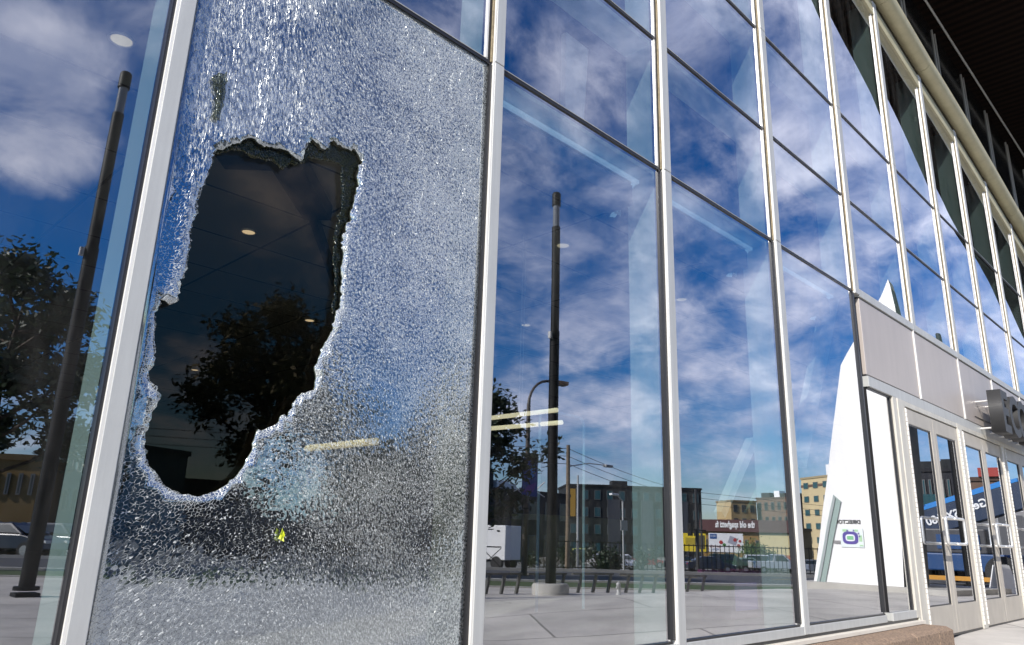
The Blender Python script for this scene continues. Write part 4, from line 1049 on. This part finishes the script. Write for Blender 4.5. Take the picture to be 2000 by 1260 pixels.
# white box truck
def box_truck(px_, py_, D, rz):
    p = gnd(street(px_, py_, D)); t = thing('box_truck', 'small white box truck behind the black fence at left', 'truck', tuple(p), rz)
    MB().box(-1.6, 1.1, -.95, .95, .55, 2.5).build('cargo_box', white_p, t, bevel=.04)
    MB().prism([(1.15, -.9, .5), (2.6, -.9, .5), (2.6, -.9, 1.2), (2.1, -.9, 1.3), (1.75, -.9, 2.0), (1.15, -.9, 2.0)], (0, 1.8, 0)).build('cab', white_p, t, bevel=.05)
    MB().prism([(1.3, -.91, 1.3), (1.95, -.91, 1.3), (1.68, -.91, 1.9), (1.3, -.91, 1.9)], (0, 1.82, 0)).build('window_glass', winglass, t)
    for x in (-1., 1.8):
        for s in (-1, 1): MB().tube([(x, s*.7, .38), (x, s*.96, .38)], .38, 16).build('wheel', tyre, t)
box_truck(955, 1108, 47, math.radians(255))

# ------------------------------------------------------------------ buildings across the street
wall_n = 0
def building(name, pxl, pxr, pyt, D0, D1, depth, floors, cols, wm, gm, lab, cat='building', wfrac=(.5, .55), z0off=-1.2, parapet=.4, ph=None, extra=None):
    A = street(pxl, pyt, D0); Bp = street(pxr, pyt, D1); h = max(A.z, Bp.z)
    z0 = min(ground_z(A.x, A.y), ground_z(Bp.x, Bp.y))-.05
    A.z = Bp.z = z0; t = thing(name, lab, cat, tuple((A+Bp)/2), 0)
    u = (Bp-A); Lw = u.length; u.normalize(); nrm = Vector((u.y, -u.x, 0))
    # outward normal faces the facade (towards +y / camera side)
    c = (A+Bp)/2
    if nrm.dot(Vector((0, 2.7, 0))-c) < 0: nrm = -nrm
    M_ = Matrix((u, -nrm, Vector((0, 0, 1)))).transposed().to_4x4()
    H = h-z0
    MB().box(-Lw/2, Lw/2, 0, depth, 0, H, M=M_).build('wall', wm, t)
    MB().box(-Lw/2-.15, Lw/2+.15, -.15, depth+.15, H+.003, H+parapet, M=M_).build('roof', mat(wm.name+'_coping', tuple(c_*.6 for c_ in wm.node_tree.nodes['Principled BSDF'].inputs['Base Color'].default_value[:3]), .8), t)
    fh = H/floors; cw = Lw/cols
    wmsh = None
    for f in range(floors):
        for k in range(cols):
            x = -Lw/2+(k+.5)*cw; z = (f+.5)*fh
            w2 = cw*wfrac[0]/2; h2 = fh*wfrac[1]/2
            if wmsh is None:
                fr = MB().box(-w2, w2, -.12, -.02, -h2, h2, M=M_).build('window', mat('window_frame_grey', (.14, .14, .13), .6), t)
                pn = MB().box(-w2+.08, w2-.08, -.125, -.121, -h2+.08, h2-.08, M=M_)
                pn.box(-w2+.08, -.03, -.14, -.1255, -.03, .03, M=M_)
                pn = pn.build('pane', gm, fr); wmsh = (fr, pn)
                fr.location = M_ @ Vector((x, 0, z))
            else:
                o = wmsh[0].copy(); COL.objects.link(o); o.parent = t; o.location = M_ @ Vector((x, 0, z))
                o2 = wmsh[1].copy(); COL.objects.link(o2); o2.parent = o
    # windows on the two ends too
    if extra: extra(t, M_, Lw, H, depth)
    return t, M_, Lw, H
w_char = mat('charcoal_render', (.016, .018, .019), .8, 0, .3, .15); w_blk = mat('black_cladding', (.02, .02, .024), .8, 0, .3, .2)
w_tan = mat('tan_brick', (.42, .30, .14), .85, 0, .5, .15); w_beige = mat('beige_brick', (.55, .44, .25), .85, 0, .3, .08)
w_brn = mat('brown_brick', (.15, .09, .06), .85, 0, .5, .2); w_yel = mat('yellow_render', (.22, .13, .035), .8, 0, .5, .1); w_teal = mat('teal_cladding', (.10, .18, .19), .7, 0, .5, .1)
def roofstuff(items):
    def f(t, M_, Lw, H, dp):
        for x, w, h, m in items: MB().box(x*Lw-w/2, x*Lw+w/2, .6, .6+w, H+.4, H+.4+h, M=M_).build('roof_unit', m, t)
    return f
def b1x(t, M_, Lw, H, dp):
    roofstuff([(-.1, 3, .9, w_char), (.3, 2, .7, w_char)])(t, M_, Lw, H, dp)
    MB().box(-Lw/2-.01, -Lw/2+1.6, -.3, .0-.13, H*.55, H*.96, M=M_).build('accent_panel', mat('orange_panel', (.55, .30, .03), .6), t)
    for k in range(3): MB().box(-Lw*.2+k*Lw*.25, -Lw*.2+k*Lw*.25+2.4, -.35, -.13, 0, H*.82, M=M_).build('bay', mat('grey_cladding', (.06, .065, .075), .7), t)
building('apartment_block', 1108, 1368, 958, 150, 156, 14, 4, 11, w_char, winteal, 'long charcoal apartment block of four storeys with flat roof', extra=b1x)
building('dark_hall', 925, 1112, 972, 92, 105, 16, 2, 6, w_blk, winglass, 'long low black hall left of the charcoal apartment block', extra=roofstuff([(-.2, 2.2, 1.0, white_p), (-.1, 1.3, .7, white_p), (-.38, 3, 2.0, w_blk)]))
building('brick_tower', 1427, 1477, 982, 205, 208, 9, 4, 3, w_tan, winglass, 'square tan brick tower with small dark windows')
building('long_brown_block', 1478, 1556, 976, 210, 200, 14, 4, 6, w_brn, winglass, 'long dark brown block with rooftop machinery right of the brick tower', extra=roofstuff([(-.3, 3, 1.2, w_blk), (.0, 2, 1.6, white_p), (.2, 4, 1.0, w_char)]))
def beige_x(t, M_, Lw, H, dp):
    MB().box(-Lw*.05, Lw*.5, 1, 6, H+.4, H+2.6, M=M_).build('roof_penthouse', white_p, t)
    MB().box(-Lw/2-.02, Lw/2+.02, -.1, -.02, H*.90, H*.93, M=M_).build('cornice', w_brn, t)
building('beige_block', 1562, 1665, 937, 172, 160, 16, 6, 5, w_beige, winteal, 'tall beige block with rows of teal windows left of the white pylon', extra=beige_x, wfrac=(.48, .45))
# restaurant with its sign
def spag(t, M_, Lw, H, dp):
    pass
t5, M5, L5, H5 = building('restaurant_building', 1368, 1552, 1036, 124, 120, 10, 1, 9, w_yel, winglass, 'low tan restaurant hall under a long maroon sign band', wfrac=(.3, .4))
band = MB().box(-L5/2, L5/2, -.6, -.16, H5-.4, H5+1.35, M=M5).build('sign_band', mat('maroon_band', (.07, .02, .02), .6), t5)
aR, aL = street(1475, 1025, 160), street(1366, 1025, 163)
fM = frame_of(Vector((M5[0][0]*-1, M5[1][0]*-1, 0)), Vector((0, 0, 0)), Vector((0, 0, 0)))
# text runs from px 1475 (first letter) towards px 1340
st0 = (street(1475, 1025, 121) - Vector(t5.location)); loc = M5.inverted() @ Vector((st0.x, st0.y, 0))
oM = fM.copy(); oM.translation = M5 @ Vector((loc.x, -.66, H5+.62))
text_mesh('sign_lettering', 'the old spaghetti fa', 1.30, oM, mat('sign_white', (.8, .8, .78), .6), band, .02, bold=.03, align='LEFT', sx=.60)
MB().box(L5*.14, L5*.5, -.14, -.05, 0, H5-.6, M=M5).build('light_bay', mat('tan_bay', (.50, .42, .22), .8), t5)
MB().box(L5*.30, L5*.5, -.2, -.141, 0, H5*.3, M=M5).build('brick_base', mat('red_brick', (.32, .11, .07), .85, 0, 2, .2), t5)

# buildings mirrored in the doors
def dk(t, M_, Lw, H, dp):
    MB().box(-Lw*.48, Lw*.1, -.4, -.14, H*.3, H*.78, M=M_).build('glazed_bay', winteal, t)
    roofstuff([(-.1, 3, .8, w_char), (.3, 2, 1, w_char)])(t, M_, Lw, H, dp)
building('dark_office', 1783, 1880, 922, 95, 95, 14, 3, 8, w_blk, winteal, 'dark office building with a big teal glazed bay mirrored in the first doors', extra=dk)
building('brick_shop', 1880, 1960, 940, 90, 90, 12, 2, 6, w_brn, winglass, 'brown brick shop under a red roof mirrored in the second doors', extra=lambda t, M_, Lw, H, dp: MB().prism([M_ @ Vector(q) for q in [(-Lw*.1, -.4, H+.41), (Lw*.5, -.4, H+.41), (Lw*.5, 2, H+1.5), (-Lw*.1, 2, H+1.5)]], M_ @ Vector((0, 3, 0))).build('red_roof', mat('red_tiles', (.35, .05, .03), .7), t) and None)
building('grey_warehouse', 1960, 2080, 960, 85, 82, 12, 2, 8, mat('warehouse_grey', (.25, .22, .18), .8, 0, .5, .1), winglass, 'grey warehouse at the far right mirrored in the third doors')
# left side
building('teal_house', 88, 178, 868, 66, 62, 9, 3, 5, w_teal, winglass, 'dim teal clad house right of the left lamp column')
building('yellow_house', -80, 84, 902, 62, 60, 9, 2, 7, w_yel, winglass, 'yellow rendered house behind the far left tree', wfrac=(.35, .45))
building('dark_brick_row', 190, 500, 950, 85, 88, 10, 3, 9, w_blk, winglass, 'dark brick row mirrored low in the crazed glass under the hole')
building('low_garage', 505, 700, 1003, 88, 90, 10, 1, 6, w_blk, winglass, 'low dark garage mirrored in the crazed glass right of the dark brick row')
building('brown_brick_block', 702, 915, 885, 92, 95, 10, 4, 7, w_brn, winglass, 'brown brick block mirrored at the right of the crazed glass')

# billboards
def billboard(px0, px1, py0, py1, D, lab, bg, deco):
    a = street(px0, py0, D); b = street(px1, py1, D); z1 = a.z; z0 = b.z; g = ground_z(a.x, a.y)
    t = thing('billboard', lab, 'billboard', ((a.x+b.x)/2, (a.y+b.y)/2, g), 0, 'billboards by the lot')
    M_ = frame_of(Vector((a.x, a.y, 0)), Vector((b.x, b.y, 0)), Vector((0, 0, 0))); w = math.hypot(a.x-b.x, a.y-b.y)
    z0 -= g; z1 -= g
    MB().box(-w/2, w/2, z0, z1, -.2, 0, M=M_).build('panel', bg, t)
    pm = MB()
    for x in (-w*.35, 0, w*.35): pm.box(x-.1, x+.1, -.1, z1-.1, -.5, -.21, M=M_)
    pm.build('support', alu_d, t); MB().box(-w/2-.08, w/2+.08, z0-.08, z0-.001, -.25, .05, M=M_).build('trim', alu_d, t)
    deco(t, M_, w, z0, z1)
def deco_y(t, M_, w, z0, z1):
    h = z1-z0
    MB().box(-w*.05, w*.35, z0+h*.35, z0+h*.75, .001, .03, M=M_).build('poster_block', mat('poster_olive', (.45, .33, .02), .6), t)
    MB().box(-w*.45, -w*.15, z0+h*.15, z0+h*.9, .001, .03, M=M_).build('poster_figure', mat('poster_dark', (.10, .08, .03), .6), t)
def disc(M_, x, z, r, m, t, nm='picture_disc', d=.03):
    return MB().tube([M_ @ Vector((x, z, .001)), M_ @ Vector((x, z, d))], r, 18).build(nm, m, t)
def deco_w(t, M_, w, z0, z1):
    h = z1-z0; bl = mat('poster_blue', (.02, .09, .28), .6); rd = mat('poster_red', (.40, .03, .03), .6); gy = mat('poster_grey', (.35, .35, .4), .6)
    MB().box(w*.26, w*.46, z0+h*.70, z0+h*.95, .001, .03, M=M_).build('poster_logo_box', bl, t)
    text_mesh('poster_lettering', 'NEW', h*.14, M_ @ Matrix.Translation((w*.36, z0+h*.83, .035)), white_p, t, .004)
    text_mesh('poster_lettering', 'SUMMER', h*.16, M_ @ Matrix.Translation((w*.30, z0+h*.28, .006)), rd, t, .004)
    text_mesh('poster_lettering', 'MENU', h*.16, M_ @ Matrix.Translation((w*.32, z0+h*.12, .006)), bl, t, .004)
    for x, z, r, m in ((.14, .52, .055, rd), (.05, .38, .05, mat('poster_green', (.08, .22, .06), .6)), (-.26, .66, .05, rd), (-.36, .35, .05, rd), (-.4, .6, .04, rd)): disc(M_, w*x, z0+h*z, w*r, m, t)
    Mr = M_ @ Matrix.Translation((-w*.2, z0+h*.62, 0)) @ Matrix.Rotation(.35, 4, 'Z'); MB().box(-w*.12, w*.12, -h*.2, h*.2, .001, .02, M=Mr).build('poster_card', gy, t)
billboard(1330, 1379, 1041, 1078, 95, 'bright yellow billboard left of the white one', mat('billboard_yellow', (.78, .58, .02), .6), deco_y)
billboard(1383, 1453, 1041, 1080, 95, 'white billboard with round red pictures and a blue corner box', white_p, deco_w)

# ------------------------------------------------------------------ the white pylon
def pylon():
    D = 19
    bl = street(1588, 1143, D+.9); br = street(1764, 1143, D); g = min(bl.z, br.z)-.02
    t = thing('white_pylon', 'huge bright white pointed pylon with a directory map on its face', 'pylon', (bl.x, bl.y, bl.z))
    o = Vector(t.location); X = Vector((br.x-bl.x, br.y-bl.y, 0)).normalized()
    nrm = X.cross(Vector((0, 0, 1)))   # check side below
    c = (bl+br)/2
    if nrm.dot(Vector((0, 2.72, 0))-c) < 0: nrm = -nrm
    def on_face(px_, py_):
        # the ray by way of the glass meets the upright face through bl and br
        d = ray(px_, py_); d = Vector((d.x, -d.y, d.z)); e = Vector((0, 2.72, .886))
        return e+d*((bl-e).dot(nrm)/d.dot(nrm))
    out = [(1588, 1143), (1643, 713), (1738, 544), (1742, 560), (1757, 700), (1764, 900), (1766, 1143)]
    F = [on_face(*q)-o for q in out]
    for p in F[:1]+F[-1:]: p.z = min(p.z, -.02)
    aw = Vector((math.cos(math.radians(18)), -math.sin(math.radians(18)), 0)); lat = Vector((math.sin(math.radians(18)), math.cos(math.radians(18)), 0))
    Bk = [p+aw*(.5+1.2*(1-max(0, p.z)/7.2)) + lat*.50*(1-.8*max(0, p.z)/7.2) for p in F]
    n = len(F); vs = F+Bk
    MB().add(vs, [tuple(range(n)), tuple(reversed(range(n, 2*n)))]+[(i, i+n, (i+1) % n+n, (i+1) % n) for i in range(3)]+[(n-1, 2*n-1, n, 0)]).build('shell', white_p, t)
    MB().add(vs, [(i, i+n, i+1+n, i+1) for i in range(3, n-1)]).build('shaded_side', mat('pylon_side_shade', (.03, .035, .035), .5), t, recalc=True)  # dark colour stands in for the shade on this side
    slot = [on_face(*q)-o+nrm*.012 for q in [(1628, 967), (1643, 980), (1613, 1139), (1596, 1139)]]
    s = MB().prism(slot, nrm*.02).build('glass_slot', mat('slot_green', (.30, .38, .35), .25), t)
    s2 = [on_face(*q)-o+nrm*.036 for q in [(1629, 970), (1633, 973), (1603, 1137), (1599, 1137)]]
    MB().prism(s2, nrm*.015).build('slot_edge', mat('slot_grey', (.35, .38, .38), .4), s)
    # base kerb
    kb = MB().prism([F[0]-X*.25+Vector((0, 0, -.25))+nrm*.25, F[-1]+X*1.0+Vector((0, 0, -.25))+nrm*.25, F[-1]+X*1.2+Vector((0, 0, -.25))-nrm*2.6, F[0]-X*.25+Vector((0, 0, -.25))-nrm*2.6], (0, 0, .36))
    kb.build('base_kerb', kerb_m, t)
    # directory
    M_ = Matrix((-X, Vector((0, 0, 1)), nrm)).transposed().to_4x4()
    tx = on_face(1653, 1020)-o+nrm*.01; M_.translation = tx
    gt = mat('directory_text', (.06, .06, .06), .6)
    text_mesh('directory_lettering', 'DIRECTORY', .118, M_, gt, t, .003, bold=.004, sx=1.05)
    Msc = Matrix.Diagonal((.86, .9, 1, 1)); M2 = M_.copy(); M2.translation = on_face(1664, 1050)-o+nrm*.01; M2 = M2 @ Msc
    s = .0115
    mp = MB().box(-.32, .30, -.24, .22, 0, .01, M=M2).build('directory_map', mat('map_pale', (.72, .78, .76), .5), t)
    def ring(rx, rz, z, m, nm, n=20, sq=3.2):
        P = []
        for k in range(n):
            a = 2*PI*k/n; c_, s_ = math.cos(a), math.sin(a); P.append(M2 @ Vector((rx*abs(c_)**(2/sq)*(1 if c_ > 0 else -1)+.03, rz*abs(s_)**(2/sq)*(1 if s_ > 0 else -1)-.01, z)))
        return MB().prism(P, nrm*.006).build(nm, m, mp)
    pu = mat('map_purple', (.09, .06, .30), .5)
    ring(.21, .155, .012, pu, 'stadium_plan'); ring(.125, .085, .020, mat('map_white', (.8, .8, .85), .5), 'stadium_bowl'); ring(.085, .045, .028, mat('map_green', (.20, .50, .25), .5), 'playing_field', sq=12)
    gm_ = mat('map_light_green', (.40, .62, .36), .5)
    for x, z, w, h in ((-.24, -.02, .08, .15), (.17, .17, .12, .06), (-.14, .17, .1, .05), (-.25, -.19, .1, .03)): MB().box(x-w/2, x+w/2, z-h/2, z+h/2, .011, .016, M=M2).build('map_patch', gm_, mp)
    for x, z in ((-.20, .10), (-.22, .03), (.10, .165), (-.07, .17)): MB().box(x-.018, x+.018, z-.018, z+.018, .017, .022, M=M2).build('map_marker', pu, mp)
    M3 = M_.copy(); M3.translation = on_face(1636, 1059)-o+nrm*.01
    MB().box(-.08, .08, -.035, .035, 0, .012, M=M3).build('info_plate', mat('plate_grey', (.25, .24, .24), .5), t)
pylon()

# ------------------------------------------------------------------ blue boom lift
def boom_lift():
    D = 33; c = street(1865, 1135, D); g = ground_z(c.x, c.y)
    a = street(1788, 1000, D); b = street(1990, 938, D-1)
    t = thing('boom_lift', 'blue boom lift with its long arm raised and big black wheels', 'boom lift', (c.x, c.y, g)); o = Vector(t.location)
    X = Vector((a.x-b.x, a.y-b.y, 0)).normalized()      # a visitor's left to right
    Yv = Vector((0, 0, 1)); Nn = X.cross(Yv)
    blue = mat('lift_blue', (.015, .20, .55), .4, coat=.3); blue_d = mat('lift_blue_dark', (.006, .022, .06), .5); blue_c = mat('lift_blue_chassis', (.006, .05, .16), .5); wh = mat('lift_white', (.8, .8, .8), .5)
    P0 = a-o; P1 = b-o; d = (P0-P1); L_ = d.length; dn = d.normalized(); up = Nn.cross(dn)
    if up.z < 0: up = -up
    M_ = Matrix((dn, up, dn.cross(up))).transposed().to_4x4(); M_.translation = (P0+P1)/2
    if M_.to_3x3().col[2].dot(Nn) < 0: Nn = Nn
    w = .28
    bo = MB().box(-L_/2, L_/2, -.95, -.06, -w, w, M=M_).build('boom', blue_d, t, bevel=.03)
    MB().box(-L_/2, L_/2, -.06, .06, -w-.02, w+.02, M=M_).build('boom_top_rail', blue, bo)
    for k in range(5): MB().box(-L_/2+k*L_/5+.3, -L_/2+k*L_/5+1.0, .061, .12, -w, w, M=M_).build('boom_clamp', blue, bo)
    TM = M_ @ Matrix.Translation((L_*.26, -.5, w+.02))
    text_mesh('boom_lettering', 'SX-180', .40, TM, wh, bo, .004, bold=.01)
    TM = M_ @ Matrix.Translation((-L_*.05, -.42, w+.02))
    text_mesh('boom_lettering', 'Genie', .40, TM, wh, bo, .004, bold=.01)
    # second stage boom towards the basket at far right
    q = street(1985, 905, D-1)-o
    MB().tube([P1-up*.4, P1+(-dn)*1.2+Vector((0, 0, 1.6))], .12, 8).build('jib', blue, t)
    MB().tube([P1+(-dn)*.9+Vector((0, 0, 1.3)), P1+(-dn)*3.0+Vector((0, 0, 2.6))], .10, 8).build('jib', blue, t)
    bk = P1+(-dn)*3.2+Vector((0, 0, 2.4)); kb = MB()
    for zz in (0, .55, 1.1):
        kb.tube([bk+X*.6+Nn*.4+Yv*zz, bk-X*.6+Nn*.4+Yv*zz, bk-X*.6-Nn*.4+Yv*zz, bk+X*.6-Nn*.4+Yv*zz, bk+X*.6+Nn*.4+Yv*zz], .03, 6)
    for sx_, sy_ in ((1, 1), (1, -1), (-1, 1), (-1, -1)): kb.tube([bk+X*.6*sx_+Nn*.4*sy_, bk+X*.6*sx_+Nn*.4*sy_+Yv*1.1], .03, 6)
    kb.build('basket', blue, t)
    C_ = Matrix((X, Nn, Yv)).transposed().to_4x4()
    MB().box(-2.2, 2.4, -1.0, 1.0, .55, 1.15, M=C_).build('chassis', blue_c, t, bevel=.05)
    MB().box(-1.4, 1.6, -.8, .8, 1.151, 2.0, M=C_).build('turntable', mat('lift_grey', (.05, .05, .055), .5), t, bevel=.05)
    MB().box(-1.2, .2, .801, .84, 1.3, 1.8, M=C_).build('engine_cover', blue_c, t)
    MB().prism([C_ @ Vector(v) for v in [(.9, -.3, 1.9), (1.6, -.3, 1.9), (1.9, -.3, 3.0), (1.4, -.3, 3.2)]], C_ @ Vector((0, .6, 0))).build('mast', blue_d, t)
    for x in (-1.9, 2.0):
        for y in (-1.05, 1.05):
            wl = MB().tube([C_ @ Vector((x, y-.22, .55)), C_ @ Vector((x, y+.22, .55))], .55, 22).build('wheel', tyre, t)
            MB().tube([C_ @ Vector((x, y-.23, .55)), C_ @ Vector((x, y+.23, .55))], .26, 14).build('rim', white_p, wl)
boom_lift()
# lorries behind, barrier, A-frame
def lorry(px_, py_, D, lab, rz=sa):
    p = gnd(street(px_, py_, D)); t = thing('parked_lorry', lab, 'lorry', tuple(p), rz, 'white lorries behind the boom lift')
    MB().box(-4, 2.2, -1.2, 1.2, .9, 3.1).build('cargo_box', white_p, t, bevel=.05)
    MB().prism([(2.3, -1.15, .6), (4.3, -1.15, .6), (4.3, -1.15, 1.5), (3.9, -1.15, 2.7), (2.3, -1.15, 2.8)], (0, 2.3, 0)).build('cab', white_p, t, bevel=.06)
    MB().prism([(2.7, -1.16, 1.6), (4.0, -1.16, 1.6), (3.75, -1.16, 2.5), (2.7, -1.16, 2.5)], (0, 2.32, 0)).build('window_glass', winglass, t)
    MB().box(-4, 4.2, -1.0, 1.0, .5, .89).build('chassis', black, t)
    for x in (-3, -1.9, 3.2):
        for s in (-1, 1): MB().tube([(x, s*.8, .5), (x, s*1.15, .5)], .5, 16).build('wheel', tyre, t)
    for k in range(4): MB().box(-3.8+k*1.5, -2.6+k*1.5, 1.201, 1.23, 1.1, 2.9).build('side_panel', mat('lorry_grey', (.35, .36, .37), .5), t)
lorry(1935, 1100, 46, 'white lorry right of the boom lift wheels')
lorry(2010, 1110, 42, 'white lorry at the far right edge of the doors')
def barrier():
    a = gnd(street(1800, 1130, 26)); b = gnd(street(2010, 1120, 26)); u = b-a; L_ = math.hypot(u.x, u.y); an = math.atan2(u.y, u.x)
    t = thing('barrier', 'low orange and white barrier board running in front of the boom lift', 'barrier', tuple(a), an)
    MB().box(0, L_, -.02, .02, .38, .50).build('board', mat('barrier_orange', (.62, .30, .05), .6), t)
    m = MB(); 
    for k in range(int(L_/1.4)+1): m.prism([(k*1.4, -.22, 0), (k*1.4+.06, -.22, 0), (k*1.4+.06, 0, .55), (k*1.4, 0, .55)], (0, .03, 0)); m.prism([(k*1.4, .22, 0), (k*1.4+.06, .22, 0), (k*1.4+.06, .0, .55), (k*1.4, 0, .55)], (0, .03, 0))
    m.build('trestle', white_p, t)
barrier()
def aframe():
    p = gnd(street(1957, 1135, 24)); t = thing('sandwich_board', 'small white A frame board standing on the plaza near the barrier', 'sandwich board', tuple(p), .5)
    MB().prism([(-.26, .25, 0), (.26, .25, 0), (.22, .02, .8), (-.22, .02, .8)], (0, .03, 0)).build('front_board', white_p, t)
    MB().prism([(-.26, -.25, 0), (.26, -.25, 0), (.22, -.02, .8), (-.22, -.02, .8)], (0, -.03, 0)).build('rear_board', white_p, t)
    MB().tube([(-.2, 0, .8), (.2, 0, .8)], .02, 6).build('hinge', alu, t)
aframe()
print('objects', len(bpy.data.objects))
